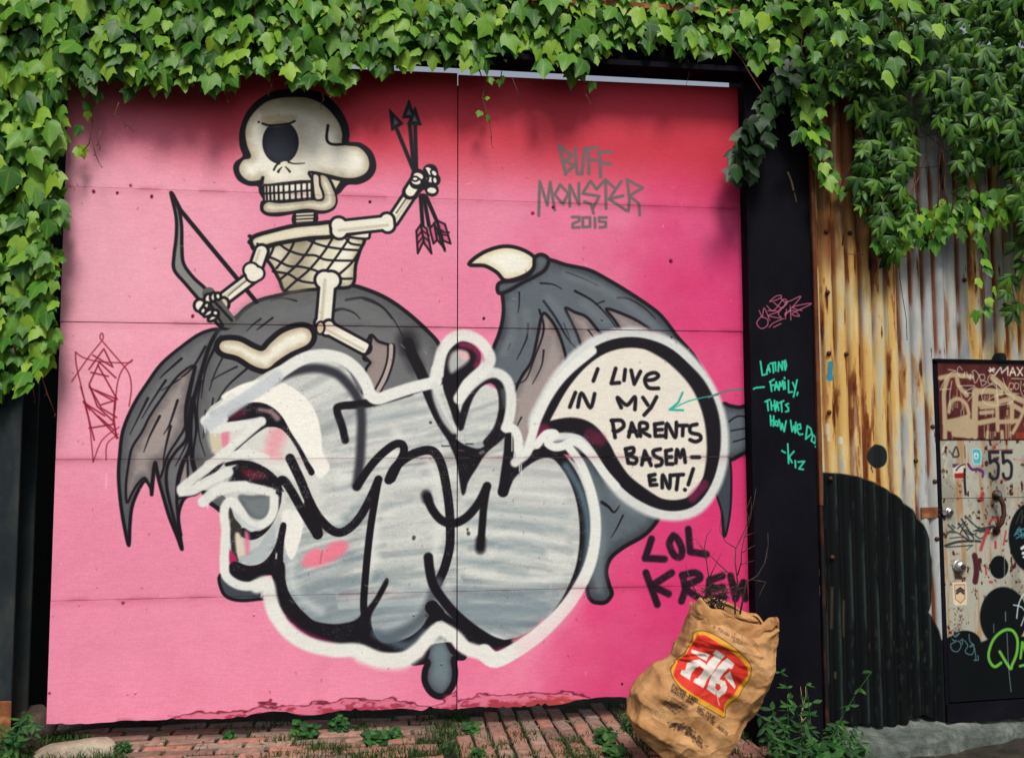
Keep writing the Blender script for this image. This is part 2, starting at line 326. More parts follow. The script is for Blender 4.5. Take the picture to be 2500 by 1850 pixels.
    for a_, b_ in (((1425,1040),(1460,1000)), ((1428,1085),(1464,1040)), ((1462,1000),(1505,1030)), ((1470,1040),(1510,1075)), ((1545,980),(1600,1000)), ((1555,1020),(1630,1030)), ((1580,1010),(1640,1010))): c.stroke([a_, b_], 8, BLK, sm=False)
    c.bone((1262,930), (1385,745), 42, 0, 1.0)
    c.stroke([(1285,880),(1340,800),(1372,757)], 7, (90,80,70))
    c.bone((900,980), (1225,945), 56, 1.9, 1.6)
    c.stroke([(1375,740),(1420,670)], 74, BLK); c.stroke([(1380,735),(1418,675)], 46, CREAM)
    for x, y, r in ((1432,632,38),(1420,672,36),(1515,600,38),(1535,655,36),(1525,725,34),(1470,690,26)): c.stroke([(x,y)], r*1.7+8, BLK)
    for x, y, r, q in ((1434,632,36,.3),(1418,668,34,.2),(1505,598,34,.8),(1540,612,24,.8),(1512,655,30,.4),(1545,660,22,1.3),(1524,728,34,.1),(1412,650,20,0)): c.ell(x, y, r*1.08, r*.76, CREAM, q, line=BLK, lw=9)
    c.stroke([(1480,590),(1500,640),(1480,690),(1440,740)], 12, BLK)
    # near arm holding the bow
    c.tile(*TB)
    c.bone((655,585), (615,700), 48, 0, 0)
    c.bone((590,760), (400,905), 44, 0, 0); c.stroke([(570,770),(470,850),(430,885)], 6, (90,80,70))
    for x, y, r in ((585,712,30),(625,735,28),(600,745,30)): c.stroke([(x,y)], r*2+22, BLK)
    for x, y, r in ((585,712,30),(625,735,28),(600,745,30)): c.stroke([(x,y)], r*2, CREAM)
    c.ell(400, 940, 36, 44, (206,196,168), line=BLK, lw=14)
    c.stroke([(300,870),(440,1060)], 60, (90,90,88)); c.stroke([(275,880),(395,1085)], 12, BLK); c.stroke([(345,930),(455,1050)], 12, BLK)
    for x, y, rx, ry, q in ((240,950,38,42,0),(296,905,26,34,.2),(330,893,20,30,.1),(362,888,20,24,-.2),(280,960,20,34,.5),(300,1000,40,18,-.5),(330,1032,38,18,-.5),(262,985,20,24,.5),(345,1000,22,20,.3)):
        c.ell(x, y, rx, ry, CREAM, q, line=BLK, lw=13, edge=(160,150,124), ew=16)
    # leg and boot
    c.bone((1100,780), (1075,1070), 62, 2.0, 1.2)
    c.fill([(1385,1150),(1440,1190),(1510,1212),(1545,1222),(1538,1320),(1500,1440),(1460,1510),(1420,1640),(1330,1640),(1350,1400),(1385,1330),(1340,1300)], (148,134,130), BLK, 13, edge=(110,100,98), ew=40)
    c.stroke([(1525,1220),(1518,1320),(1480,1440),(1430,1530)], 20, (176,162,156)); c.stroke([(1505,1215),(1500,1310),(1470,1410),(1420,1510)], 9, BLK)
    c.bone((1100,1100), (1345,1232), 50, 1.3, 0)
    c.fill([(1330,1305),(1385,1332),(1370,1300),(1345,1290)], BLK); c.stroke([(1395,1155),(1380,1230),(1340,1300)], 12, BLK)
    c.ell(1050, 1100, 28, 42, (214,196,172), .1, line=BLK, lw=10)
    c.fat = 1.22
    # ================= throw-up painted over the lower half =================
    Wh = (226,227,220); LG = (203,205,200); BK = (23,20,27)
    V = .8928; c.tile(0, 0, V)
    n0 = c.rgb.copy()
    fillp = [(448,900),(520,850),(600,800),(680,782),(750,800),(790,860),(860,862),(925,850),(940,800),(968,752),(1015,738),(1050,775),(1052,830),(1100,860),(1115,930),(1150,965),(1200,985),(1255,1010),(1285,1100),(1290,1180),(1262,1270),(1200,1360),(1090,1425),(1010,1400),(950,1400),(850,1425),(720,1405),(630,1350),(600,1250),(520,1232),(495,1180),(500,1100),(470,1070),(420,1060),(470,1000)]
    before = c.rgb.copy()
    c.fill(fillp, LG)
    msk = np.abs(c.rgb-before).sum(2) > .02
    st = fbm(H, W, 16, 170, 31, 4); st2 = fbm(H, W, 9, 90, 41, 3); st3 = fbm(H, W, 90, 120, 51, 4)
    # sprayed fill: streaks follow a slight diagonal; cooler and darker paint low down
    low = sst(.42, .9, Y)*np.ones((1, W))
    k = np.clip(sst(.5, .68, st*.65+st3*.5-.06+low*.13), 0, 1)*(.05+.16*low)+sst(.5, .75, st2)*.04
    cool = np.array((140, 158, 164))/255; warm = np.array((158, 160, 158))/255
    cc = warm*(1-low[..., None])+cool*low[..., None]
    fl = c.rgb*(1-k[..., None])+cc*k[..., None]
    kw = sst(.55, .72, fbm(H, W, 60, 150, 61, 4))[..., None]*.55
    fl = fl*(1-kw)+np.array((222,223,216))/255*kw
    c.rgb[:] = np.where(msk[..., None], fl, c.rgb)
    before2 = c.rgb.copy(); rg = np.random.default_rng(17)
    c.tile(0, 0, 1)
    def sweep(n, cx, cy, rx, ry, slope, bow, cols, wr):
        for _ in range(int(n*1.6)):
            x = cx+rg.normal(0, rx*.45); y = cy+rg.uniform(-ry, ry); L_ = rg.uniform(60, 190); s_ = slope+rg.normal(0, .05); b_ = bow*(y-cy)/ry
            c.stroke([(x-L_, y+s_*L_-b_*30),(x, y),(x+L_, y-s_*L_-b_*30)], rg.uniform(*wr)*.7, cols[rg.integers(len(cols))], soft=rg.uniform(1.2, 6), a=rg.uniform(.10, .40))
    lightc = [(222,224,220),(212,214,210),(228,228,222)]; greyc = [(156,160,160),(168,170,168),(140,148,152)]; bluec = [(122,138,144),(136,150,156),(100,116,124),(150,160,162)]
    sweep(46, 1270, 1250, 130, 260, -.06, .4, lightc+greyc, (5, 18)); sweep(40, 1260, 1420, 130, 150, -.02, 1.2, bluec+lightc, (5, 22))
    sweep(44, 780, 1440, 90, 160, .35, .6, bluec+lightc+greyc, (5, 20)); sweep(34, 770, 1500, 80, 80, .3, .6, bluec, (8, 30)); sweep(26, 940, 1530, 50, 60, .2, .6, bluec, (8, 30)); sweep(26, 1250, 1500, 110, 70, -.02, 1.4, bluec, (8, 26)); sweep(30, 980, 1330, 70, 260, .10, 0, lightc+bluec, (5, 20))
    sweep(46, 960, 1040, 120, 160, .22, 0, greyc+lightc, (5, 20)); sweep(16, 1170, 1020, 40, 110, .3, 0, greyc+lightc, (5, 16)); sweep(20, 760, 1010, 80, 120, .5, 0, greyc+lightc, (8, 26))
    spk_ = (rg.random((H, W)) > .93)[..., None]*.16*np.array((1., .95, .9)); c.rgb[:] = c.rgb-spk_*sst(.3, .7, fbm(H, W, 50, 50, 66, 3))[..., None]
    c.rgb[:] = np.where(msk[..., None], np.clip(c.rgb, 0, 1), before2)
    c.tile(*TE)
    for l in ([(1180,600),(1400,600),(1700,640)], [(1160,700),(1350,730),(1600,770)], [(1150,800),(1300,830),(1500,880)], [(1170,1060),(1350,1100),(1600,1060)], [(700,900),(860,950),(980,960)], [(280,900),(440,880),(600,800)], [(270,1020),(420,1000),(600,930)], [(650,60),(800,30),(960,10)], [(1200,500),(1450,540),(1720,560)], [(1150,960),(1400,1000),(1650,960)], [(700,1100),(760,1060),(900,1050)], [(480,640),(560,560),(640,480)]):
        c.stroke(l, 26, (126,146,154), soft=14, a=.5)
    for l in ([(750,560),(850,520),(1000,500)], [(1160,640),(1400,670),(1700,700)], [(1180,460),(1420,440),(1700,470)], [(740,280),(820,150),(800,110)], [(300,480),(360,560),(500,600)], [(680,780),(700,800)], [(500,330),(540,360),(500,390)], [(1200,870),(1450,920),(1680,900)], [(980,260),(1030,400),(1040,600),(1010,800)], [(700,420),(690,700),(650,900)]):
        c.stroke(l, 34, (224,226,220), soft=12, a=.7)
    c.stroke([(260,760),(240,900),(290,1000),(400,1080)], 30, (206,214,214), soft=12, a=.6)
    # remains of the white face under it
    c.tile(*TC)
    c.fill([(700,560),(780,500),(870,470),(960,462),(1050,500),(1130,560),(1180,640),(1205,740),(1212,830),(1248,900),(1225,945),(1180,950),(1100,800),(1000,700),(860,600)], (240,238,228), soft=2)
    c.fill([(640,720),(700,700),(1000,700),(1080,800),(1150,930),(1200,1010),(1210,1100),(1160,1120),(1100,980),(1000,930),(860,860),(700,850),(650,800)], (214,213,206), soft=8)
    c.stroke([(900,870),(1000,890),(1080,940)], 60, (232,230,222), soft=8, a=.9)
    c.fill([(1010,1130),(1100,1140),(1110,1230),(1060,1370),(1020,1300)], (236,235,226), soft=2)
    c.fill([(700,730),(740,725),(735,800),(700,800)], (224,116,146), soft=4, a=.8)
    c.fill([(645,730),(690,735),(700,820),(655,830)], (206,196,170), soft=4)
    c.ell(975, 770, 45, 75, (232,150,162), .4, soft=10, a=.75); c.ell(950, 845, 60, 20, (232,150,162), 0, soft=8, a=.7)
    c.fill([(1110,1400),(1125,1350),(1165,1320),(1200,1318),(1212,1330),(1250,1290),(1310,1278),(1345,1300),(1310,1350),(1240,1390),(1180,1410)], (236,124,146), soft=6, a=.95)
    c.stroke([(1212,1325),(1205,1350),(1200,1390)], 5, (150,90,100), a=.7)
    # black letterforms, left
    c.tile(*TS)
    sp = .5
    c.fill([(412,350),(440,280),(520,238),(620,222),(710,245),(790,315),(850,420),(920,530),(970,620),(1012,690),(985,715),(955,670),(900,550),(840,455),(780,400),(720,388),(660,405),(560,480),(440,590),(340,700),(250,770),(240,745),(330,670),(440,560),(560,450),(650,380),(560,345),(480,350)], BK, spk=sp)
    c.fill([(430,330),(470,280),(520,260),(560,290),(500,330)], (120,30,60), soft=6, a=.5, spk=.6)
    c.stroke([(640,270),(720,290),(760,330)], 16, (170,140,140), soft=5, a=.8, w2=30)
    c.fill([(395,780),(420,710),(470,655),(540,625),(630,650),(710,705),(765,765),(740,810),(640,780),(520,765),(440,765)], BK, spk=.6)
    c.fill([(520,670),(600,680),(690,700),(640,740),(560,730)], (120,24,50), soft=6, a=.7, spk=.8)
    c.stroke([(420,640),(500,625),(600,640),(700,695),(765,770),(768,860),(745,950),(700,1040),(640,1100),(580,1120),(530,1095)], 20, BK, w2=44, spk=.3)
    c.fill([(430,940),(450,935),(475,1000),(520,1060),(520,1120),(490,1200),(500,1290),(460,1260),(445,1150),(430,1040)], (52,48,46), spk=1.2)
    c.fill([(480,1100),(515,1120),(540,1260),(500,1270),(480,1180)], (214,206,184), soft=3)
    c.fill([(540,1100),(570,1110),(575,1230),(548,1260)], (226,124,150), soft=4, a=.85)
    c.fill([(440,1210),(490,1280),(440,1300)], (170,44,90), soft=2)
    c.fill([(438,1312),(480,1290),(560,1318),(640,1308),(700,1262),(752,1170),(780,1050),(800,1028),(822,1050),(806,1160),(800,1290),(812,1400),(840,1500),(900,1590),(960,1652),(1000,1700),(850,1700),(770,1600),(735,1480),(722,1385),(650,1405),(550,1440),(470,1415),(436,1365)], BK, spk=.2)
    c.stroke([(755,1240),(752,1270)], 8, (200,205,205))
    c.fill([(500,1260),(600,1230),(700,1090),(740,1050),(745,1130),(690,1240),(640,1295),(560,1305)], (176,184,186), soft=3)
    c.fill([(500,850),(600,850),(740,840),(730,930),(680,1000),(600,1000),(540,940)], (116,124,126), soft=3, edge=(86,92,96), ew=40)
    # white fat-cap strokes, left
    for l, w in (([(275,345),(380,265),(455,192)],48), ([(275,350),(330,345),(400,335)],44), ([(335,405),(480,380),(655,350)],46), ([(650,352),(560,430),(480,500),(300,650),(115,800)],46), ([(120,820),(200,810),(280,760),(430,690)],52), ([(262,890),(330,835),(420,795),(540,785)],56), ([(430,790),(560,790),(715,825)],46), ([(300,640),(420,590),(560,570),(680,600)],46)):
        c.stroke(l, w, Wh, soft=3, a=.95)
    c.stroke([(600,690),(500,800),(400,900)], 10, Wh, a=0)
    c.stroke([(440,700),(400,770),(330,830)], 30, Wh, soft=5, a=.8)
    c.stroke([(268,380),(275,425)], 5, Wh); c.stroke([(345,420),(343,450)], 5, Wh); c.stroke([(293,905),(293,935)], 4, Wh)
    c.stroke([(330,300),(480,240),(640,140),(800,50)], 30, (150,158,168), soft=9, a=.75)
    c.stroke([(800,1720),(770,1600),(735,1500),(700,1432),(640,1440),(560,1458),(480,1440),(415,1385),(404,1300),(408,1180),(414,1080),(402,960),(425,900),(462,892),(510,950),(560,1030),(630,1055),(700,1015),(735,950),(740,865)], 46, Wh, soft=3)
    c.stroke([(740,865),(735,950),(700,1015)], 34, Wh, soft=3)
    c.stroke([(500,990),(560,1050),(640,1075)], 16, (186,196,198), soft=4, a=.7)
    c.stroke([(655,1470),(652,1530)], 5, Wh); c.stroke([(690,1460),(660,1520)], 5, Wh)
    # long black strokes
    c.tile(*TS)
    c.stroke([(765,765),(800,745),(850,810),(930,950),(990,1050),(1032,1115)], 44, BK, spk=.4)
    c.stroke([(765,765),(800,745)], 36, BK); c.stroke([(780,780),(800,820)], 6, BK)
    c.tile(*TE)
    c.stroke([(236,258),(290,370),(345,500),(400,588),(470,650),(530,650),(600,590),(660,490),(712,372)], 38, BK, w2=34, spk=.25)
    c.stroke([(340,500),(370,590),(385,665)], 44, BK)
    c.stroke([(712,372),(690,500),(668,640),(652,780),(638,940),(632,1050),(640,1120)], 30, BK)
    c.tile(*TC)
    c.stroke([(1652,530),(1500,575),(1400,592),(1300,600),(1285,625),(1310,700),(1326,770)], 30, BK, soft=2, spk=.2)
    c.stroke([(960,470),(1070,425),(1180,408),(1280,435),(1350,500),(1395,575),(1408,660),(1406,770),(1400,880),(1384,1000)], 36, (52,52,60), soft=7)
    c.stroke([(1384,1005),(1440,920),(1500,850),(1570,795),(1612,792),(1622,830),(1595,890),(1560,965)], 32, BK)
    c.tile(*TE)
    c.stroke([(768,375),(800,310),(870,250),(950,218),(1010,224),(1050,290),(1075,400),(1092,520),(1098,640),(1094,740),(1066,850),(1030,930)], 38, BK, spk=.2)
    c.stroke([(1030,930),(1000,1010),(950,1110),(880,1170),(800,1210),(720,1240)], 46, (84,94,102), soft=10, a=.9)
    c.stroke([(975,465),(1000,530),(1050,590),(1115,608),(1185,575),(1250,500),(1296,408)], 36, BK, soft=2)
    c.stroke([(968,455),(975,480)], 44, BK, soft=6, a=.8)
    c.stroke([(1296,408),(1278,520),(1270,620),(1260,735)], 32, BK, soft=2); c.stroke([(1262,700),(1260,745)], 46, BK, soft=6, a=.8)
    # thick lower outline
    c.fill([(150,850),(205,820),(215,950),(262,1060),(350,1125),(470,1148),(580,1130),(632,1080),(690,1010),(750,905),(765,930),(720,1020),(672,1110),(690,1200),(740,1250),(850,1230),(940,1170),(1000,1070),(1030,1060),(1100,1110),(1220,1190),(1330,1245),(1430,1240),(1540,1195),(1620,1140),(1700,1060),(1740,1080),(1640,1190),(1500,1265),(1340,1312),(1240,1282),(1130,1205),(1070,1140),(1030,1128),(990,1190),(930,1260),(850,1302),(700,1302),(620,1262),(500,1266),(380,1232),(270,1162),(190,1072),(150,980)], BK, soft=2, spk=.15)
    c.stroke([(980,790),(988,860),(1008,940),(1060,1020),(1130,1100),(1220,1175),(1320,1238),(1400,1262)], 40, BK, soft=2.5)
    c.stroke([(1400,1262),(1500,1235),(1620,1155),(1720,1030),(1790,880),(1818,740),(1820,600),(1800,470),(1760,360),(1700,270),(1650,232),(1580,232),(1500,275),(1420,350),(1382,438)], 46, BK, soft=2.5, spk=.25)
    c.stroke([(1720,300),(1790,420),(1832,560),(1840,720),(1810,880),(1740,1020)], 30, (92,116,130), soft=9, a=.85)
    c.stroke([(1382,438),(1398,330),(1412,230),(1418,140)], 44, BK, soft=2)
    c.stroke([(1000,1060),(1030,1095)], 60, BK); c.stroke([(700,1200),(860,1265),(960,1200)], 34, (84,100,112), soft=10, a=.8)
    c.stroke([(180,1080),(300,1190),(480,1262)], 20, (150,36,84), soft=6, a=.6, spk=.9)
    c.stroke([(1330,1300),(1480,1262),(1620,1180)], 26, (150,40,84), soft=6, a=.6, spk=.9)
    c.stroke([(1440,1238),(1540,1190),(1600,1130)], 20, (232,130,150), soft=5, a=.7)
    # centre letter
    c.tile(*TM)
    c.stroke([(-30,655),(60,645),(200,620),(400,570),(560,520),(680,470),(790,410)], 34, BK, soft=2, spk=.2)
    c.stroke([(400,235),(430,320),(490,440),(550,600),(620,750),(690,860)], 58, BK, soft=2.5)
    c.stroke([(395,215),(405,250)], 110, BK, soft=16, a=.75); c.stroke([(410,300),(450,390)], 90, BK, soft=14, a=.5)
    c.fill([(640,470),(642,380),(668,300),(720,245),(770,225),(840,250),(888,310),(880,380),(830,440),(770,490),(738,560),(735,650),(760,740),(770,800),(750,825),(722,800),(690,700),(655,600),(635,530)], BK, soft=2)
    c.fill([(690,440),(672,380),(690,310),(735,285),(795,300),(812,345),(780,385),(740,410)], (176,178,176), soft=5)
    c.fill([(740,290),(795,300),(808,340),(770,350)], (232,180,182), soft=5)
    c.stroke([(760,245),(840,270),(880,330),(860,390)], 30, (170,40,90), soft=7, a=.7, spk=.8)
    c.stroke([(752,800),(785,680),(825,580),(890,505),(965,485),(1020,540),(1036,640),(1024,740),(990,830),(930,905)], 40, BK, soft=3, spk=.2)
    c.stroke([(1040,560),(1055,660)], 26, (110,116,120), soft=8, a=.6)
    c.fill([(625,780),(700,860),(780,920),(880,946),(940,900),(1000,820),(1060,850),(1012,905),(925,980),(860,1080),(805,1170),(785,1245),(762,1252),(745,1150),(722,1020),(680,920)], BK, soft=2, spk=.1)
    c.stroke([(890,975),(905,968)], 16, (170,176,178), soft=5, a=.6)
    # bubble
    c.tile(*TD)
    ring = [(600,985),(640,890),(700,790),(780,700),(870,640),(970,615),(1070,625),(1170,670),(1260,760),(1330,880),(1362,1000),(1362,1130),(1330,1240),(1270,1320),(1190,1345),(1100,1330),(1000,1275),(930,1200),(880,1110),(830,1030),(760,985),(680,985)]
    c.fill(ring, (150,155,158), (212,215,212), 112, soft=5)
    c.fill(ring, (228,221,208), BK, 40, edge=(206,198,184), ew=40, soft=2)
    c.stroke([(560,1040,30),(620,1000,44),(720,985,56),(800,1010,60),(860,1080,60),(900,1150,56),(960,1230,50),(1040,1290,44),(1110,1330,36)], 58, BK, soft=3, spk=.2)
    c.stroke([(1070,628,34),(1180,690,44),(1290,800,56),(1350,940,60),(1362,1090,52),(1340,1210,36)], 60, BK, soft=4); c.stroke([(1265,1310),(1320,1250)], 34, (150,36,84), soft=6, a=.6, spk=.9)
    c.stroke([(600,1010),(560,1030)], 50, (160,40,84), soft=8, a=.6, spk=1); c.stroke([(810,1030),(850,1050)], 50, (150,40,80), soft=8, a=.5, spk=1)
    # white keyline of the whole piece
    c.tile(*TC)
    c.stroke([(880,520),(1000,430),(1110,362),(1210,342),(1310,362),(1380,412),(1428,480),(1452,540),(1490,562),(1560,540),(1660,508),(1782,478)], 48, Wh, soft=3)
    c.stroke([(640,690),(760,600),(900,510),(980,450)], 50, (196,202,206), soft=5, a=.9)
    c.tile(*TM)
    c.stroke([(590,480),(605,400),(632,290),(700,205),(790,185),(880,225),(940,300),(950,365),(900,425),(840,475),(785,545),(745,610)], 62, Wh, soft=4, a=.95)
    c.stroke([(580,520),(600,620),(650,740),(710,820)], 44, (214,216,212), soft=5, a=.85)
    c.stroke([(745,610),(820,525),(910,455),(990,438),(1060,480),(1090,560),(1094,660),(1080,750),(1062,805)], 56, Wh, soft=4, a=.95)
    c.stroke([(1062,805),(1110,815),(1138,870),(1145,950),(1172,992),(1205,965),(1232,870),(1265,760),(1330,620),(1410,500),(1500,405),(1640,290)], 50, Wh, soft=3)
    c.stroke([(1268,920),(1330,850),(1390,850),(1340,900),(1380,935),(1440,930),(1500,900),(1560,920),(1640,1000),(1720,1110),(1800,1200)], 46, Wh, soft=2.5)
    c.stroke([(1175,1000),(1120,1040)], 50, Wh, soft=4)
    c.tile(*TE)
    c.stroke([(1740,205),(1800,290),(1850,420),(1878,560),(1876,700),(1845,840),(1780,970),(1700,1080),(1600,1180),(1480,1270),(1345,1340),(1280,1300)], 36, Wh, soft=3, w2=70)
    c.stroke([(1345,1340),(1270,1305),(1180,1275),(1120,1215),(1040,1175),(980,1225),(920,1290),(840,1335),(720,1335),(600,1290),(480,1288),(340,1258),(235,1195),(160,1100),(130,1010),(110,930),(60,945)], 58, Wh, soft=5)
    c.stroke([(920,1300),(840,1350),(720,1350),(620,1315)], 60, Wh, soft=9, a=.9)
    c.stroke([(1500,1275),(1700,1120),(1800,980)], 60, (232,170,190), soft=22, a=.35)
    for x, y0, y1 in ((1470,275,330),(1480,290,350),(1430,130,220),(1190,1260,1300)): c.stroke([(x,y0),(x,y1)], 4, Wh)
    # bubble lettering
    c.tile(*TR); K = (28,25,32)
    def L(*ls, w=26):
        for l in ls: c.stroke(l, w, K, sm=len(l) > 3, soft=1.6)
    L([(690,330),(655,425)], [(835,325),(800,445),(865,440)], [(912,335),(902,420)], [(960,340),(985,450),(1035,350)], [(1075,420),(1140,415),(1180,385),(1150,360),(1095,375),(1070,420),(1100,480),(1180,485)])
    L([(510,520),(465,635)], [(530,635),(560,525),(630,640),(665,530)], [(880,640),(850,560),(925,620),(990,555),(990,655)], [(1055,560),(1095,620)], [(1165,555),(1120,640),(1065,700)])
    L([(808,745),(830,880)], [(800,745),(880,745),(900,790),(850,830),(815,825)], [(940,875),(965,765),(1010,870)], [(945,835),(1000,830)], [(1035,870),(1030,770),(1085,770),(1085,810),(1040,825),(1110,870)], [(1150,775),(1155,870),(1225,868)], [(1150,775),(1215,765)], [(1155,820),(1210,818)], [(1240,880),(1250,770),(1315,880),(1325,760)], [(1345,785),(1415,785)], [(1378,790),(1375,865)], [(1490,775),(1440,790),(1440,840),(1510,860),(1520,895),(1480,915),(1435,900)])
    L([(915,975),(935,1085)], [(915,975),(975,965),(975,1005),(930,1020),(1000,1050),(990,1090),(940,1085)], [(1045,1100),(1070,990),(1120,1105)], [(1050,1060),(1110,1055)], [(1195,975),(1140,990),(1150,1030),(1205,1060),(1200,1100),(1160,1110)], [(1240,990),(1245,1095),(1295,1095)], [(1240,990),(1285,980)], [(1245,1040),(1285,1038)], [(1320,1085),(1330,980),(1355,1040),(1380,980),(1395,1080)], [(1450,1040),(1510,1040)])
    L([(1105,1190),(1115,1265),(1165,1262)], [(1105,1190),(1150,1180)], [(1110,1225),(1150,1222)], [(1210,1285),(1215,1185),(1265,1290),(1275,1185)], [(1295,1185),(1380,1180)], [(1338,1190),(1325,1300)], [(1460,1135),(1420,1260)], [(1392,1302),(1394,1303)])
    TL = (46,168,150)
    c.stroke([(1375,520),(1340,600),(1270,658),(1380,662)], 14, TL, sm=False); c.stroke([(1290,650),(1420,590),(1560,555),(1660,540)], 8, TL)
    c.tile(*TD); c.stroke([(1340,860),(1430,830),(1510,825)], 7, (104,118,120)); 
    # BUFF MONSTER 2015
    c.tile(*TJ); GS = (112,98,100)
    def L2(*ls, w=24):
        for l in ls: c.stroke(l, w, GS, sm=False, soft=1.8)
    L2([(425,200),(485,465)], [(425,200),(540,300),(480,345),(565,385),(485,455)], [(570,225),(590,460),(632,462),(655,240)], [(690,230),(697,460)], [(660,235),(770,222)], [(700,335),(765,335)], [(790,260),(803,490)], [(785,262),(900,262)], [(800,360),(890,372)], w=26)
    L2([(240,840),(250,530),(318,745),(345,535),(385,790)], [(435,560),(385,650),(460,735),(510,640),(435,560)], [(522,755),(522,560),(605,740),(605,550)], [(765,600),(710,525),(640,640),(790,665),(735,770)], [(655,715),(715,735),(738,820)], [(770,595),(845,515),(930,590)], [(848,520),(852,775)], [(990,530),(880,690),(1005,660)], [(880,690),(1035,795)], [(1045,515),(1065,700),(1055,800)], [(1045,515),(1185,590),(1065,660),(1150,730),(1158,835)], w=23)
    L2([(545,855),(610,855),(608,890),(548,915),(548,950),(612,948)], [(640,860),(640,945),(708,942),(705,858),(640,860)], [(750,862),(752,950)], [(855,858),(790,860),(790,895),(850,900),(848,942),(795,950)], w=22)
    # LOL KREW
    c.tile(*TF); K = (38,18,34)
    def L3(*ls, w=36):
        for l in ls: c.stroke(l, w, K, sm=len(l) > 4, soft=2.2, spk=.35)
    L3([(280,290),(240,410),(360,415)], [(415,270),(390,320),(420,390),(460,400),(468,350),(440,290),(415,270)], [(508,230),(520,370),(620,385)], [(245,500),(315,695)], [(405,500),(280,580),(385,630)], [(475,520),(490,600),(465,675)], [(470,515),(550,500),(580,535),(490,590),(580,660)], [(720,520),(640,545),(630,670),(730,650)], [(640,600),(720,590)], [(770,520),(800,660),(850,560),(860,660)])
    # dark red tag on the left leaf
    c.fat = .72; c.tile(*TK); MR = (128,24,44)
    for l in ([(480,1458),(590,1300),(682,1185),(690,1150),(680,1135),(670,1155),(682,1185),(790,1310),(860,1400),(880,1500),(865,1625)], [(885,1315),(820,1380),(785,1480),(770,1652)], [(505,1265),(510,1350),(540,1480),(570,1600),(600,1652)], [(503,1262),(560,1300),(660,1325),(850,1335),(885,1318)]):
        c.stroke(l, 9, MR)
    for l in ([(622,1283),(755,1362),(695,1240),(595,1378)], [(660,1325),(775,1435)], [(665,1330),(598,1475)], [(608,1398),(725,1425)], [(655,1350),(785,1580),(640,1518)], [(597,1492),(680,1640),(780,1700)], [(600,1500),(760,1590),(680,1615)], [(560,1600),(700,1690)]):
        c.stroke(l, 12, MR, sm=False)
    c.tile(*TC)
    for l in ([(10,580),(60,770)], [(5,575),(180,760)], [(35,710),(160,690),(175,760)], [(80,650),(160,720)], [(165,560),(155,690)], [(35,490),(75,600),(150,670)]): c.stroke(l, 9, MR, sm=False)
    for l in ([(-10,500),(30,650),(55,880)], [(55,880),(100,770),(185,705)], [(120,870),(125,790),(180,740)], [(165,560),(160,640),(170,760)]): c.stroke(l, 6, MR)
    c.stroke([(122,940),(120,1010)], 4, (240,200,212))
    c.fat = 1.2
    # nail holes, rust spots, small dents of colour
    rg = np.random.default_rng(8)
    c.tile(0, 0, 1)
    for x, y in ((370,478),(228,466),(286,470),(318,452),(1300,520),(1350,505),(1637,636),(1181,776),(903,492),(470,770),(120,1690),(300,1470),(900,1215),(1010,1310),(1050,1030),(1072,1035),(1093,1350),(1143,1300),(1141,1290),(1040,1500),(660,1707),(1000,1720)):
        c.stroke([(x,y),(x+rg.uniform(-1,1),y+rg.uniform(0,3))], rg.uniform(4,8), (56,50,54) if x > 520 and y > 1000 and x < 1500 and y < 1600 else (120,16,44), soft=1.5, a=.85)
    for _ in range(300):
        x, y = rg.uniform(520,1420), rg.uniform(880,1580); c.stroke([(x,y)], rg.uniform(.8,2.2), (70,74,80), a=.35)
    for _ in range(160):
        x, y = rg.uniform(130,1840), rg.uniform(230,1720); c.stroke([(x,y),(x+rg.uniform(-3,3),y+rg.uniform(-2,6))], rg.uniform(.8,2.2), (110,30,60), a=.45)
    # each sheet was rolled on its own: slight tint steps, grime along the joints, scuffs
    for zj in (.600, 1.202, 1.803, 2.405):
        dz = (zz0-zj) if False else None
    Zc = (1-Y)*(c.z1-c.z0)+c.z0
    for i_, zj in enumerate((.600, 1.202, 1.803, 2.405)):
        g_ = np.exp(-np.abs(Zc-zj)/.008)*sst(.4, .6, fbm(H, W, 30, 60, 120+i_, 3))*.22+np.exp(-((Zc-zj+.012)/.02)**2)*.05
        c.rgb[:] = c.rgb*(1-g_[..., None]*np.array((.6, 1, .9)))
        c.rgb[:] = c.rgb*(1+((Zc > zj)*(.012 if i_ % 2 else -.014))[..., None]*np.ones((1, W, 1)))
    gr_ = sst(.9, .06, Zc)*sst(.45, .75, fbm(H, W, 120, 60, 140, 4))*.025; c.rgb[:] = c.rgb*(1-gr_[..., None]*np.array((.5, .9, .9)))
    for _ in range(70):
        x, y = rg.uniform(130,1820), rg.uniform(300,1700); c.stroke([(x,y),(x+rg.uniform(-14,14),y+rg.uniform(-6,10))], rg.uniform(.8,1.8), (246,200,214), a=.45)
    # peeled, rusted lower edge: paint flaked off in bands along the bottom of both leaves
    n = fbm(H, W, 16, 30, 91, 3); zz = (1-Y)*(c.z1-c.z0)+c.z0; xx = X*(c.x1-c.x0)+c.x0
    hgt = np.interp(xx[0], [-1.44,-1.0,-.7,-.3,0,.2,.31,.32,.5,.7,.9,.95,1.2,1.25,1.34,1.37,1.74], [.075,.085,.11,.135,.14,.095,.16,.11,.14,.145,.13,.08,.08,.17,.16,.08,.08])[None, :]
    edge = hgt+(n-.5)*.06
    k = sst(.006, -.006, zz-edge); deep = sst(.012, -.01, zz-edge+.035+(fbm(H, W, 8, 20, 95, 4)-.5)*.1)
    pk2 = np.array((214,112,140))/255; rs = np.array((128,40,26))/255; dk = np.array((52,20,24))/255
    orange = sst(.55, .85, X)[..., None]
    c.rgb[:] = c.rgb*(1-k[..., None]*.9)+pk2*k[..., None]*.9
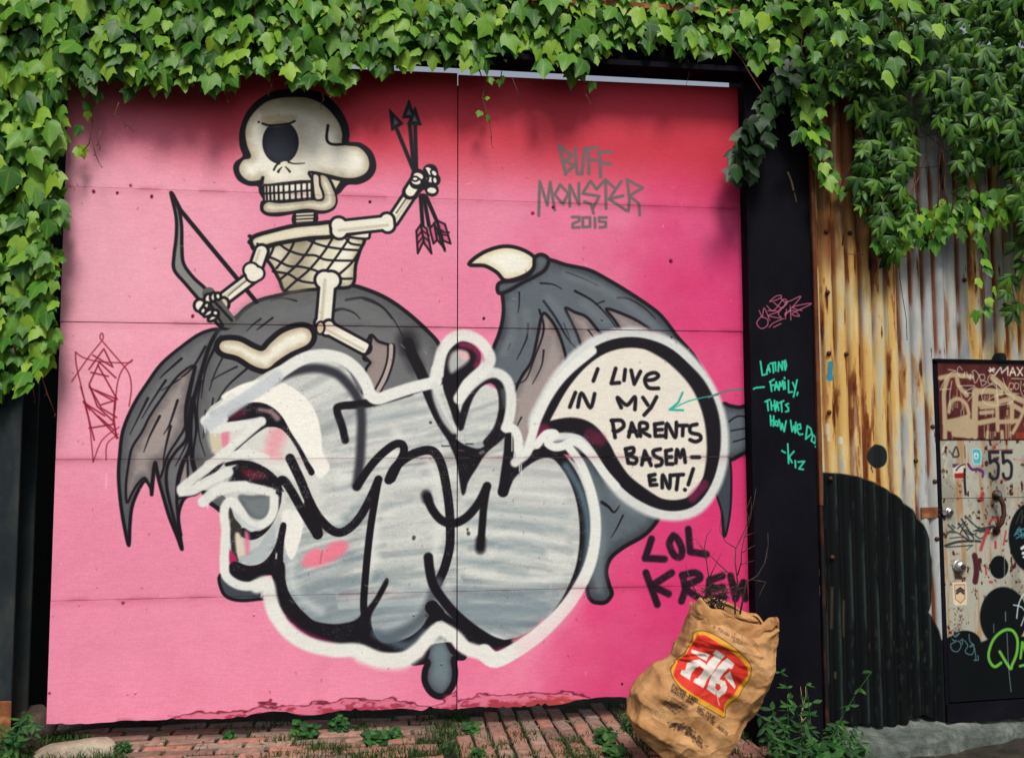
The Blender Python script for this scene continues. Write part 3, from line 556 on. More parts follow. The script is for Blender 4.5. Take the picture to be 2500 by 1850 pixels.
    c.rgb[:] = c.rgb*(1-deep[..., None]*.8)+(np.array((150,44,62))/255*(1-orange)+np.array((176,66,34))/255*orange)*deep[..., None]*.8
    rim = np.exp(-((zz-edge)/.004)**2)[..., None]*sst(.078, .1, hgt)[..., None]
    c.rgb[:] = c.rgb*(1-rim*.85)+np.array((92,20,36))/255*rim*.85
    # grain of the plywood and the sprayed paint
    g = (np.random.default_rng(1).random((H, W)).astype(np.float32)-.5)*.09+(fbm(H, W, 2.2, 14, 71, 2)-.5)*.06
    c.rgb[:] = np.clip(c.rgb*(1+g[..., None]), 0, 1)
    return c
FONT = {'A':'0,6 2,0 4,6|1,4 3,4','B':'0,6 0,0 3,0 4,1.5 3,3 0,3|3,3 4,4.5 3,6 0,6','C':'4,1 2,0 0,2 0,4 2,6 4,5','D':'0,0 0,6 2,6 4,4 4,2 2,0 0,0','E':'4,0 0,0 0,6 4,6|0,3 3,3','F':'4,0 0,0 0,6|0,3 3,3','G':'4,1 2,0 0,2 0,4 2,6 4,5 4,3 2.5,3','H':'0,0 0,6|4,0 4,6|0,3 4,3','I':'2,0 2,6','J':'4,0 4,5 2,6 0,5','K':'0,0 0,6|4,0 0,3.4 4,6','L':'0,0 0,6 4,6','M':'0,6 0,0 2,3 4,0 4,6','N':'0,6 0,0 4,6 4,0','O':'2,0 0,2 0,4 2,6 4,4 4,2 2,0','P':'0,6 0,0 3,0 4,1.5 3,3 0,3','R':'0,6 0,0 3,0 4,1.5 3,3 0,3 4,6','S':'4,1 2,0 0,1 0,2.5 4,3.5 4,5 2,6 0,5','T':'0,0 4,0|2,0 2,6','U':'0,0 0,4.5 2,6 4,4.5 4,0','V':'0,0 2,6 4,0','W':'0,0 1,6 2,2 3,6 4,0','X':'0,0 4,6|4,0 0,6','Y':'0,0 2,3 4,0|2,3 2,6','Z':'0,0 4,0 0,6 4,6','8':'2,0 0,1.5 4,4.5 2,6 0,4.5 4,1.5 2,0','-':'1,3 3,3','.':'1.8,5.8 2,6',' ':''}
def write(c, txt, x, y, dx, dy, size, w, col, a=1):
    """stroke lettering; (dx,dy) is the reading direction, size the cap height in traced px"""
    n = math.hypot(dx, dy); ux, uy = dx/n, dy/n; vx, vy = -uy, ux; k = size/6
    for ch in txt:
        for st in FONT.get(ch, '').split('|'):
            if not st: continue
            pts = [tuple(map(float, q.split(','))) for q in st.split()]
            c.stroke([(x+(p*ux+q*vx)*k*.8, y+(p*uy+q*vy)*k) if False else (x+p*ux*k*.85+q*vx*k, y+p*uy*k*.85+q*vy*k) for p, q in pts], w, col, sm=False, a=a)
        x += ux*k*5; y += uy*k*5

def paint_post():
    c = Canvas(1.60, 0.0, 2.06, 3.1, 470, lambda x, y: tuple(on_y(x, y, -.07)[[0, 2]]), 520)
    c.fat = 1.0; c.tile(*TN); TL = (62, 206, 170); PK = (206, 112, 140)
    def L(*ls, w=13):
        for l in ls: c.stroke(l, w, TL, sm=False, a=.95)
    L([(185,600),(200,712),(240,700)], [(235,690),(250,630),(262,685)], [(238,668),(262,664)], [(262,618),(305,608)], [(284,612),(290,690)], [(305,612),(308,675)], [(328,680),(332,605),(362,670),(360,600)], [(375,600),(385,670),(395,630),(385,592),(372,605)])
    L([(265,765),(275,840)], [(260,765),(295,745)], [(272,795),(295,790)], [(300,830),(312,765),(330,825)], [(303,808),(325,803)], [(335,830),(340,765),(352,800),(365,755),(372,825)], [(380,765),(385,820)], [(378,730),(380,738)], [(410,755),(412,850),(440,845)], [(445,770),(465,820)], [(480,750),(452,885)], [(485,850),(480,872)])
    L([(120,825),(150,812),(215,806)], [(222,925),(262,908)], [(240,915),(248,995)], [(270,925),(275,990)], [(298,915),(300,985)], [(275,958),(300,952)], [(305,1000),(318,925),(332,995)], [(308,970),(328,966)], [(335,935),(372,918)], [(352,925),(358,1005)], [(410,940),(388,950),(410,975),(410,1000),(388,1005)])
    L([(265,1035),(270,1115)], [(292,1040),(290,1120)], [(268,1080),(292,1075)], [(310,1080),(300,1110),(325,1120),(325,1085),(310,1080)], [(335,1070),(352,1150),(360,1100),(376,1165),(392,1080)], [(428,1075),(440,1165),(455,1120),(465,1175),(470,1090)], [(478,1150),(510,1140),(505,1105),(485,1110),(480,1160),(500,1190),(525,1185)], [(562,1120),(550,1225),(600,1180),(590,1140),(562,1120)], [(608,1190),(595,1240),(625,1260),(632,1215),(608,1190)], [(628,1285),(630,1288)])
    L([(358,1320),(385,1335)], [(405,1265),(412,1420)], [(455,1325),(415,1370),(440,1415)], [(465,1400),(468,1455)], [(488,1410),(540,1405),(495,1465),(530,1470)])
    for l in ([(260,115),(310,75),(350,68),(350,85),(300,110),(260,118)], [(175,190),(200,240),(215,170),(260,270)], [(235,150),(290,190),(370,100),(400,130),(330,190)], [(290,125),(360,170),(390,120)], [(350,90),(380,120),(430,110),(510,80),(380,230)], [(245,190),(330,200),(250,230),(350,250),(330,210),(400,130)], [(385,260),(395,180)], [(430,265),(425,150)], [(380,215),(450,190),(500,235),(440,215),(590,140),(560,135),(450,160),(470,180),(520,190)], [(190,240),(155,290),(190,335),(240,310),(240,260),(190,240)], [(255,325),(290,290),(370,255)], [(290,325),(350,295)]):
        c.stroke(l, 5, PK, a=.9)
    c.tile(*TG)
    for l, w in (([(290,520),(310,570),(322,620)],9), ([(328,640),(340,690)],3)): c.stroke(l, w, (150,120,96), a=.8)
    rg = np.random.default_rng(4)
    for _ in range(150):
        x, y = rg.uniform(1.6, 2.06), rg.uniform(0, 3.0)
    c.tile(*TF)
    for x, y, h in ((1326,370,60),(1328,610,50),(1338,790,50),(1326,500,30)): c.stroke([(x,y-h/2),(x+2,y),(x,y+h/2)], 12, (170,150,120), a=.85)
    return c

def paint_shed():
    c = Canvas(-.02, -.12, 2.0, 3.3, 420, on_w, 470, (150, 153, 155))
    c.fat = 1.0; H, W = c.H, c.W
    S = np.linspace(c.x0, c.x1, W)[None, :]; Z = np.linspace(c.z1, c.z0, H)[:, None]
    ph = S/.068
    galv = np.array((178,182,184))/255; tan = np.array((220,196,136))/255; oc = np.array((208,164,92))/255; rs = np.array((116,58,30))/255; dk = np.array((70,32,22))/255; lt = np.array((204,198,178))/255
    def mix(m, col): c.rgb[:] = c.rgb*(1-m[..., None])+col*m[..., None]
    c.rgb[:] = galv
    mix(np.clip(fbm(H, W, 60, 12, 201, 4)*1.4-.5, 0, 1)*.5, np.array((120,124,124))/255)
    col = np.repeat(vnoise(1, W, 1, 30, 210), H, 0)           # each rib rusts in its own way
    reg = np.interp(S[0], [0,.1,.26,.40,.46,.70,.80,.86,1.0,1.2,2.0], [.96,.9,.9,.78,.35,.2,.38,.8,.5,.7,.5])[None, :]*np.ones((H, 1))
    n = fbm(H, W, 150, 16, 220, 5); n2 = fbm(H, W, 70, 8, 230, 5); n3 = fbm(H, W, 220, 40, 240, 3)
    t = sst(.44, .60, n*.5+n3*.25+reg*.42-.12)
    mix(t*.9, tan)
    mix(sst(.5, .64, n*.55+n2*.3+reg*.3-.06)*.85*t, oc)
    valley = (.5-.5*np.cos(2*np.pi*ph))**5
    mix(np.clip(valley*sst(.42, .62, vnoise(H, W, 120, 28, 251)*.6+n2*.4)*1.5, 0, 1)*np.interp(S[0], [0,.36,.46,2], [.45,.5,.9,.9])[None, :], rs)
    mix(sst(.57, .66, n2*.6+n*.4+valley*.06)*reg, rs)
    mix(sst(.69, .74, n2*.8+n*.2)*.9, dk)
    mix(sst(2.0, 2.7, Z+(n3-.5)*1.2)*sst(.34, .2, S)*np.ones((H, W))*.8, rs*.9)
    mix(sst(.60, .72, fbm(H, W, 180, 8, 260, 3))*.4, lt)
    # ---- door: brown upper plate, bare steel below
    ds, _ = on_w(2287, 1000, .02)
    D = (S > ds)
    _, zt = on_w(2290, 883, .02); _, zp = on_w(2290, 1073, .02); _, zm = on_w(2290, 1217, .02); _, zb = on_w(2313, 1717, .02)
    dn = fbm(H, W, 70, 40, 300, 5); dn2 = fbm(H, W, 12, 8, 310, 3)
    dc = np.array((172,170,156))/255*(1-.0*dn[..., None])
    dc = dc*(1-(sst(.45, .7, dn)*.55)[..., None])+np.array((120,116,104))/255*(sst(.45, .7, dn)*.55)[..., None]
    q = sst(.56, .72, fbm(H, W, 120, 10, 320, 4))*.6; dc = dc*(1-q[..., None])+np.array((166,112,62))/255*q[..., None]
    q = sst(.62, .72, dn2*.8+dn*.2); dc = dc*(1-q[..., None])+dk*q[..., None]
    pl = np.array((78,36,34))/255*(1+(dn2-.5)[..., None]*.5); q = sst(.55, .75, fbm(H, W, 60, 20, 330, 4))*.5; pl = pl*(1-q[..., None])+np.array((118,54,42))/255*q[..., None]
    m = (D & (Z < zt) & (Z > zb))[..., None]; c.rgb[:] = np.where(m, dc, c.rgb)
    m = (D & (Z < zt) & (Z > zp))[..., None]; c.rgb[:] = np.where(m, pl, c.rgb)
    # graffiti on the brown plate
    c.tile(*TO); TN_ = (176,156,124); WH = (214,202,182); N = c.stroke
    for l, w in (([(150,300),(240,280),(320,270),(470,290)],44), ([(230,300),(190,450),(200,700),(200,900)],46), ([(180,420),(180,760)],12), ([(320,270),(340,380),(420,470)],46), ([(240,640),(260,540),(340,510),(410,560),(440,660)],38), ([(230,740),(330,720),(430,690)],50), ([(250,780),(440,760),(440,850)],110), ([(300,850),(420,860)],80), ([(510,430),(500,600),(500,880)],70), ([(500,440),(640,430),(760,450)],60), ([(550,560),(680,560)],60), ([(560,650),(680,640)],40), ([(545,750),(700,720)],50), ([(720,480),(730,820)],44), ([(560,600),(720,590)],30), ([(680,300),(780,380),(860,470),(1010,540)],60), ([(860,560),(1000,640)],50), ([(1010,560),(960,700),(880,850)],36), ([(740,740),(930,730)],44), ([(740,540),(860,530),(870,740)],50), ([(630,840),(625,900)],34), ([(772,840),(776,910)],40), ([(810,700),(815,910)],12), ([(835,700),(838,900)],9), ([(860,700),(860,750)],8), ([(1010,760),(1040,900)],40)):
        N(l, w, TN_, soft=2)
    rg = np.random.default_rng(6)
    for _ in range(46):
        x = rg.choice([260,300,330,360,400,430,600,620,650,690,710,820,850,290,320]) + rg.uniform(-14, 14); y = rg.choice([430,570,640,790,860,500]); N([(x,y-20),(x,y+rg.uniform(20,70))], rg.uniform(5,10), TN_)
    for l in ([(150,420),(200,320),(260,250),(310,230),(235,215)], [(165,415),(260,410)], [(270,330),(250,460),(250,580)], [(375,220),(345,185),(325,240),(370,300),(400,240),(390,300)], [(420,240),(440,300),(460,260),(450,320)], [(480,240),(500,350),(540,280),(500,225),(470,240)], [(545,270),(570,380)], [(545,270),(590,265),(600,310),(560,325),(620,340),(580,380)], [(690,270),(650,270),(630,320),(650,360),(700,330)], [(340,380),(500,380),(400,440),(480,460),(430,530)], [(720,350),(610,390),(570,470),(600,550),(720,575),(850,550),(895,500),(840,465),(740,465),(640,515)], [(715,350),(730,570)], [(690,370),(780,435),(740,360)], [(780,300),(810,390),(830,410)], [(850,350),(840,400),(880,410),(890,360),(850,350)], [(905,350),(900,400),(930,410),(940,360),(905,350)], [(870,305),(1020,310)], [(965,330),(960,420),(990,490)], [(1020,340),(985,370),(1030,400),(990,430)], [(890,455),(945,458)]):
        N(l, 8, WH, a=.9)
    for l in ([(640,225),(700,215)], [(650,200),(690,240)], [(690,200),(650,240)], [(700,270),(760,190),(770,250),(830,190),(830,270)], [(850,275),(880,195),(910,275)], [(858,245),(902,245)], [(925,195),(980,275)], [(980,195),(930,275)], [(1005,195),(1008,270)]): N(l, 14, (222,214,200), sm=False)
    for x in range(918, 1010, 14): N([(x,850),(x+4,905)], 6, (190,70,40))
    # below the plate: 55, stickers, scribbles
    BK = (26,30,38); RD = (170,60,54)
    for ox in (0, 133):
        N([(740+ox,1042),(655+ox,1042),(662+ox,1140)], 34, BK, sm=False, a=.95)
        N([(662+ox,1150),(700+ox,1128),(738+ox,1160),(745+ox,1220),(735+ox,1290),(700+ox,1312),(668+ox,1295),(660+ox,1262)], 32, BK, a=.95)
    N([(630,1025),(890,1018)], 8, (120,50,50)); N([(690,1000),(730,960)], 26, RD, a=.6); N([(775,1320),(820,1330)], 20, RD, a=.6); N([(560,1510),(590,1460)], 24, RD, a=.7); N([(900,1110),(1000,1130)], 14, (196,110,110), a=.6)
    c.fill([(484,1018),(520,1008),(562,1018),(574,1080),(565,1160),(500,1162),(484,1090)], (70,170,186), (190,220,220), 6, sm=False)
    c.ell(522, 1080, 26, 34, (214,232,230)); N([(522,1060),(522,1100)], 8, (60,120,130)); N([(505,1085),(540,1085)], 6, (60,120,130))
    c.fill([(282,1160),(405,1160),(405,1310),(296,1310)], (206,196,180), sm=False); c.fill([(282,1160),(360,1158),(300,1200),(285,1195)], (86,50,110), sm=False)
    N([(320,1225),(360,1180),(405,1165)], 12, (30,24,30)); c.fill([(302,1258),(400,1250),(395,1305),(306,1305)], (150,30,36), sm=False)
    N([(440,1165),(480,1215),(540,1212),(590,1240),(585,1290)], 26, (104,44,110)); N([(440,1165),(480,1222),(540,1220),(580,1250)], 5, (40,16,50))
    N([(405,1215),(405,1350),(415,1465)], 24, (30,28,34)); N([(285,1070),(320,990),(345,1080),(290,1090)], 18, (40,34,40), a=.8); N([(405,980),(410,1100)], 10, (60,50,50), a=.7); N([(250,1030),(290,1080)], 14, (50,44,50), a=.7)
    N([(240,940),(190,1000),(190,1080),(230,1120),(210,1180),(220,1300)], 16, (206,200,180), a=.7)
    c.tile(*TP)
    for l, w in (([(330,190),(400,260),(455,290),(560,270)],13), ([(300,215),(400,370)],14), ([(280,250),(360,370)],12), ([(270,290),(330,240),(290,330)],10), ([(200,270),(235,300)],12), ([(225,265),(250,285)],10), ([(170,360),(220,310),(310,350),(380,400)],9), ([(190,320),(250,325)],8), ([(210,370),(300,360),(350,380)],8), ([(400,310),(500,300),(560,275)],14), ([(170,430),(260,400),(380,390),(450,395)],18), ([(180,440),(260,435),(390,425)],9), ([(340,465),(380,430)],6), ([(330,300),(400,340),(460,370),(530,300)],10), ([(440,290),(430,310),(500,320)],8), ([(310,300),(370,340),(420,330)],10)): N(l, w, (38,42,46), a=.92)
    for l, w in (([(530,240),(560,205),(600,215),(590,260)],20), ([(510,300),(480,380),(455,460)],28), ([(520,320),(580,340),(600,330)],14), ([(660,310),(640,420)],14), ([(575,400),(575,445)],22), ([(495,600),(500,660)],16), ([(470,10),(460,50)],30), ([(530,720),(545,722)],20)): N(l, w, (166,56,56), a=.85)
    N([(405,510),(415,560),(420,640),(410,715)], 48, (76,36,40)); N([(440,540),(450,620)], 20, (76,36,40))
    c.fill([(230,725),(335,718),(345,800),(342,905),(250,908),(235,890)], (222,206,176), sm=False)
    c.fill([(245,742),(325,740),(328,850),(294,890),(252,858)], (214,190,150), (120,60,50), 4, sm=False)
    N([(262,790),(290,768),(318,790)], 14, (36,30,40), sm=False); N([(262,812),(290,790),(318,812)], 14, (36,30,40), sm=False)
    for _ in range(70):
        x, y = rg.normal(275, 26), rg.uniform(910, 1130); N([(x,y),(x,y+rg.uniform(2,10))], rg.uniform(2,7), (70,40,26), a=.8)
    for cx, cy, r in ((280,590,70),(280,660,46)):
        for _ in range(26): N([(cx+rg.normal(0,r*.5), cy+rg.normal(0,r*.5))], rg.uniform(8,22), (96,56,34), a=.5, soft=3)
    # black paint: lower shapes
    BP = (12,16,18); c.tile(*TH)
    c.fill([(120,905),(300,915),(420,935),(560,985),(700,1070),(820,1180),(900,1290),(950,1400),(975,1550),(978,1750),(965,1850),(935,1930),(985,1980),(1015,2060),(1030,2130),(1080,2110),(1180,2070),(1260,2110),(1290,2160),(1400,2110),(1800,2100),(1800,3300),(120,3300)], BP, soft=1.6, sm=False)
    c.ell(568, 790, 70, 88, (30,36,38)); c.ell(1462, 85, 62, 52, (34,40,42))
    c.ell(1450, 1598, 68, 84, BP); c.ell(1480, 1960, 172, 218, BP, soft=2); c.ell(1200, 2150, 115, 90, BP)
    c.ell(1700, 1380, 180, 260, BP, soft=2)
    N([(225,110),(222,210)], 34, (52,132,160)); N([(222,205),(222,215)], 44, (52,132,160)); N([(305,655),(306,690)], 20, (226,220,206))
    N([(520,870),(532,905)], 6, (30,36,38)); N([(525,940)], 30, (190,180,150)) if False else None
    for x, y, l, w in ((210,560,60,22),(215,640,30,16)): N([(x,y),(x,y+l)], w, (220,214,196), a=.8, soft=3)
    # scuffs through the black
    for _ in range(260):
        x, y = rg.uniform(180, 1000), rg.uniform(1000, 2900); x = 200+round((x-200)/90)*90+rg.normal(0, 9)
        N([(x,y),(x+rg.uniform(-2,2),y+rg.uniform(8,60))], rg.uniform(2,6), (96,108,102), a=rg.uniform(.08,.5), soft=2)
    for x, y, l in ((330,1850,260),(240,1750,300),(608,2130,60),(520,2160,40),(695,2140,40),(790,2150,40),(885,2150,50),(262,2370,40)): N([(x,y),(x,y+l)], 8, (168,140,100), a=.55, soft=2)
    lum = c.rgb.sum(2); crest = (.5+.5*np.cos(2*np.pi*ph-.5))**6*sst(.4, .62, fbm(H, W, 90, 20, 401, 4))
    k_ = crest*(lum < .35)*(~D)*.75; mix(k_, np.array((54,68,62))/255)  # highlights painted along the rib crests of the black area
    k_ = (valley**1.5)*(~D)*.27*sst(.2, .5, fbm(H, W, 160, 30, 402, 3)); mix(k_, np.array((58,34,22))/255*.6)  # shade painted into the rib valleys for relief
    c.tile(*TP); LB = (120,176,186)
    for l in ([(225,1120),(250,1160),(285,1130),(250,1150)], [(225,1180),(250,1200),(215,1220),(225,1265),(265,1278),(295,1240),(285,1200),(240,1190)], [(290,1190),(310,1180),(305,1220)], [(325,1190),(350,1230),(330,1270),(345,1295),(385,1300),(400,1260),(395,1220),(365,1240),(400,1240),(415,1340),(400,1345),(435,1345),(430,1310)], [(360,1140),(365,1190),(390,1220)]): N(l, 6, LB, a=.85)
    GN = (104,176,62)
    N([(620,1370),(570,1400),(530,1360),(520,1290),(560,1180),(640,1110),(710,1110),(750,1180),(745,1290),(710,1380),(690,1410),(610,1280)], 24, GN); N([(775,1330),(790,1205)], 22, GN); N([(790,1205),(830,1330)], 22, GN); N([(770,1395),(850,1375)], 20, GN)
    N([(668,1130),(680,1400),(700,1600)], 5, (150,190,190), a=.8); N([(655,960),(657,1035)], 6, (170,190,190), a=.8); N([(560,1060),(562,1125)], 5, (150,180,180), a=.8); N([(648,500),(648,690)], 5, (190,196,190), a=.8); N([(400,200),(404,400)], 4, (200,205,200), a=.7)
    N([(745,1010),(760,900),(800,820),(830,830)], 10, (196,214,218)); N([(720,905),(780,920),(830,980)], 9, (196,214,218)); N([(780,1070),(820,960)], 9, (196,214,218))
    N([(785,450),(830,420)], 24, (206,214,214)); N([(795,490),(830,480)], 24, (206,214,214)); N([(800,520),(840,520)], 18, (206,214,214))
    for l in ([(725,350),(800,290),(740,330),(810,340),(750,300),(820,310),(740,370),(826,330)], [(730,340),(770,280),(790,370),(820,290)]): N(l, 6, (90,160,176), a=.9)
    N([(740,250),(790,140),(780,250),(800,190),(826,250)], 7, (70,74,64), a=.9)
    return c

def paint_bag():
    c = Canvas(.95, -.22, 1.72, .80, 900, lambda x, y: tuple(on_y(x, y, -.73)[[0, 2]]), 620)
    c.fat = 1.0; c.tile(*TQ); IK = (44, 26, 22)
    c.fill([(430,420),(470,392),(540,386),(640,430),(760,510),(860,600),(940,690),(956,760),(940,850),(880,950),(800,1050),(715,1150),(712,1215),(680,1240),(600,1190),(440,1100),(300,1010),(215,900),(175,820),(185,760),(260,690),(350,590),(400,500)], (206,150,36), (60,40,34), 6)
    c.fill([(455,440),(520,424),(600,470),(740,560),(850,650),(918,740),(915,810),(860,900),(770,1010),(690,1110),(690,1185),(650,1160),(480,1060),(320,960),(230,880),(195,810),(230,750),(310,660),(390,560),(425,490)], (206,48,36))
    WT = (216,208,200)
    for P in ([(388,602),(402,578),(480,594),(566,612),(530,682),(470,652)], [(580,600),(612,556),(700,612),(640,700),(575,790),(515,862),(475,938),(380,882),(404,852),(428,846),(468,795),(486,752),(450,722),(420,742),(380,810),(352,868),(262,812),(282,772),(310,778),(350,708),(400,672),(462,666),(512,700),(520,716),(604,622)], [(720,636),(796,702),(764,750),(730,738),(680,800),(640,850),(698,872),(718,930),(692,990),(634,1042),(608,985),(652,936),(640,900),(604,892),(596,935),(616,965),(602,1012),(508,948),(540,872),(562,812),(648,708)], [(690,822),(745,770),(808,922),(794,950)]):
        c.fill(P, WT, sm=False)
    c.stroke([(612,960),(625,1060),(640,1110)], 9, WT)
    d = (.79, .5)
    write(c, 'PAPER YARD', 185, 905, .82, .52, 34, 9, IK); write(c, 'WASTE BAG', 168, 942, .82, .52, 34, 9, IK)
    for i, t in enumerate(('- COMPOSTABLE', '- RECYCLABLE', 'COMPOSTABLE', 'RECYCLABLE')): write(c, t, 122-14*i, 1005+26*i, .80, .45+.06*i, 20, 5.5, IK, .85)
    write(c, 'SAC POUR', 425, 1110, .80, .56, 32, 8, IK); write(c, 'REBUTS DE JARDIN', 418, 1145, .76, .60, 30, 8, IK)
    write(c, '8 TOUGH PLIES', 602, 318, .86, .5, 28, 6, IK, .85)
    for o in (0, 16, 40): c.stroke([(680,270+o),(760,300+o),(860,350+o),(960,440+o),(1040,530+o)], 4, IK, a=.8)
    c.stroke([(815,380),(870,400),(860,500),(770,470),(800,390)], 4, IK, sm=False, a=.8); c.stroke([(790,430),(840,450)], 5, IK, sm=False); c.stroke([(870,500),(960,560),(955,590)], 4, IK, sm=False, a=.7)
    for a in range(3):
        t = a*2.094; cx, cy = 50, 1200
        c.stroke([(cx+45*math.cos(t+.3), cy+45*math.sin(t+.3)),(cx+50*math.cos(t+1.0), cy+50*math.sin(t+1.0)),(cx+40*math.cos(t+1.8), cy+40*math.sin(t+1.8))], 4, IK, sm=False, a=.7)
        c.stroke([(cx+28*math.cos(t+.3), cy+28*math.sin(t+.3)),(cx+30*math.cos(t+1.8), cy+30*math.sin(t+1.8))], 4, IK, sm=False, a=.7)
    rg = np.random.default_rng(12)
    for _ in range(34):     # line drawing of a heap of leaves
        f = rg.random(); cx = 170+290*f+rg.normal(0, 26); cy = 1320+210*f+rg.normal(0, 22)-60*math.sin(3.1*f); r = rg.uniform(18, 42); t0 = rg.uniform(0, 6.28)
        pts = [(cx+r*math.cos(t0), cy+r*math.sin(t0)), (cx+r*.45*math.cos(t0+1.5), cy+r*.45*math.sin(t0+1.5)), (cx-r*math.cos(t0), cy-r*math.sin(t0)), (cx+r*.45*math.cos(t0-1.5), cy+r*.45*math.sin(t0-1.5)), (cx+r*math.cos(t0), cy+r*math.sin(t0))]
        c.stroke(pts, rg.uniform(3.5, 6), IK); c.stroke([pts[0], pts[2]], 3, IK)
    return c
# ---------------------------------------------------------------- object helpers
COL = sc.collection
def tag(o, label, cat, group=None):
    o['label'] = label; o['category'] = cat
    if group: o['group'] = group
    return o
def empty(name, loc, label, cat, group=None):
    o = bpy.data.objects.new(name, None); COL.objects.link(o); o.location = loc; o.empty_display_size = .1
    return tag(o, label, cat, group)
def link(name, me, parent=None, mat=None):
    o = bpy.data.objects.new(name, me); COL.objects.link(o)
    if mat is not None and not me.materials: me.materials.append(mat)
    if parent is not None:
        o.parent = parent
    return o
def mk(name, V, Fc, mat=None, parent=None, smooth=False, uv=None, kind=None):
    """V in world metres; stored relative to the parent thing"""
    V = np.asarray(V, float)
    base = np.zeros(3)
    p = parent
    while p is not None: base += np.array(p.location); p = p.parent
    me = bpy.data.meshes.new(name); me.from_pydata((V-base).tolist(), [], [tuple(f) for f in Fc]); me.update()
    if smooth: me.polygons.foreach_set('use_smooth', [True]*len(me.polygons))
    if uv is not None:
        l = me.uv_layers.new(name='UVMap'); vi = np.empty(len(me.loops), int); me.loops.foreach_get('vertex_index', vi)
        l.data.foreach_set('uv', np.asarray(uv, np.float32)[vi].ravel())
    o = link(name, me, parent, mat)
    if kind: o['kind'] = kind
    return o
def box_vf(x0, x1, y0, y1, z0, z1, bev=0.0):
    if bev <= 0:
        V = [(x, y, z) for z in (z0, z1) for y in (y0, y1) for x in (x0, x1)]
        return V, [(0,2,3,1),(4,5,7,6),(0,1,5,4),(2,6,7,3),(0,4,6,2),(1,3,7,5)]
    bm = bmesh.new(); r = bmesh.ops.create_cube(bm, size=1)
    for v in bm.verts: v.co = Vector(((x0+x1)/2+v.co.x*(x1-x0), (y0+y1)/2+v.co.y*(y1-y0), (z0+z1)/2+v.co.z*(z1-z0)))
    bmesh.ops.bevel(bm, geom=bm.edges[:], offset=bev, segments=1, affect='EDGES')
    V = [tuple(v.co) for v in bm.verts]; bm.verts.index_update(); Fc = [[v.index for v in f.verts] for f in bm.faces]; bm.free()
    return V, Fc
def tube_vf(P, R, n=6, cap=True):
    P = [np.array(p, float) for p in P]; V = []; Fc = []
    if not hasattr(R, '__len__'): R = [R]*len(P)
    ref = np.array([.13, -.97, .21])
    for i, p in enumerate(P):
        t = P[min(i+1, len(P)-1)]-P[max(i-1, 0)]; t = t/(np.linalg.norm(t)+1e-9)
        a = np.cross(t, ref); na = np.linalg.norm(a)
        if na < .1: a = np.cross(t, [1, 0, 0]); na = np.linalg.norm(a)
        a /= na; b = np.cross(t, a)
        for k in range(n):
            th = 2*math.pi*k/n; V.append(p+R[i]*(a*math.cos(th)+b*math.sin(th)))
    for i in range(len(P)-1):
        for k in range(n):
            Fc.append((i*n+k, i*n+(k+1) % n, (i+1)*n+(k+1) % n, (i+1)*n+k))
    if cap: Fc.append(tuple(range(n))[::-1]); Fc.append(tuple(range((len(P)-1)*n, len(P)*n)))
    return V, Fc
class MB:
    def __init__(s): s.V = []; s.F = []; s.UV = []
    def add(s, vf, uv=None):
        V, Fc = vf; n = len(s.V); s.V += [tuple(v) for v in V]; s.F += [tuple(i+n for i in f) for f in Fc]
        s.UV += list(uv) if uv is not None else [(0, 0)]*len(V)
        return s

# ---------------------------------------------------------------- materials
def new_mat(name):
    m = bpy.data.materials.new(name); m.use_nodes = True; return m, m.node_tree, m.node_tree.nodes['Principled BSDF']
def N_(nt, t, **k):
    n = nt.nodes.new(t)
    for a, b in k.items(): setattr(n, a, b)
    return n
def noise(nt, scale, detail=5, rough=.6, coord='Object', stretch=None):
    tc = N_(nt, 'ShaderNodeTexCoord'); n = N_(nt, 'ShaderNodeTexNoise'); n.inputs['Scale'].default_value = scale; n.inputs['Detail'].default_value = detail; n.inputs['Roughness'].default_value = rough
    if stretch:
        mp = N_(nt, 'ShaderNodeMapping'); mp.inputs['Scale'].default_value = stretch; nt.links.new(tc.outputs[coord], mp.inputs[0]); nt.links.new(mp.outputs[0], n.inputs[0])
    else: nt.links.new(tc.outputs[coord], n.inputs[0])
    return n
def ramp(nt, src, stops):
    r = N_(nt, 'ShaderNodeValToRGB'); e = r.color_ramp.elements
    while len(e) < len(stops): e.new(.5)
    for i, (p, c) in enumerate(stops): e[i].position = p; e[i].color = (*c, 1) if len(c) == 3 else c
    nt.links.new(src, r.inputs[0]); return r
def mixc(nt, f, a, b, mode='MIX'):
    m = N_(nt, 'ShaderNodeMix', data_type='RGBA', blend_type=mode)
    for s_, v in ((0, f), (6, a), (7, b)):
        if hasattr(v, 'is_output'): nt.links.new(v, m.inputs[s_])
        else: m.inputs[s_].default_value = v if s_ == 0 else (*v, 1)
    return m.outputs[2]
def bump(nt, bs, h, strength, dist):
    b = N_(nt, 'ShaderNodeBump'); b.inputs['Strength'].default_value = strength; b.inputs['Distance'].default_value = dist
    nt.links.new(h, b.inputs['Height']); nt.links.new(b.outputs[0], bs.inputs['Normal'])
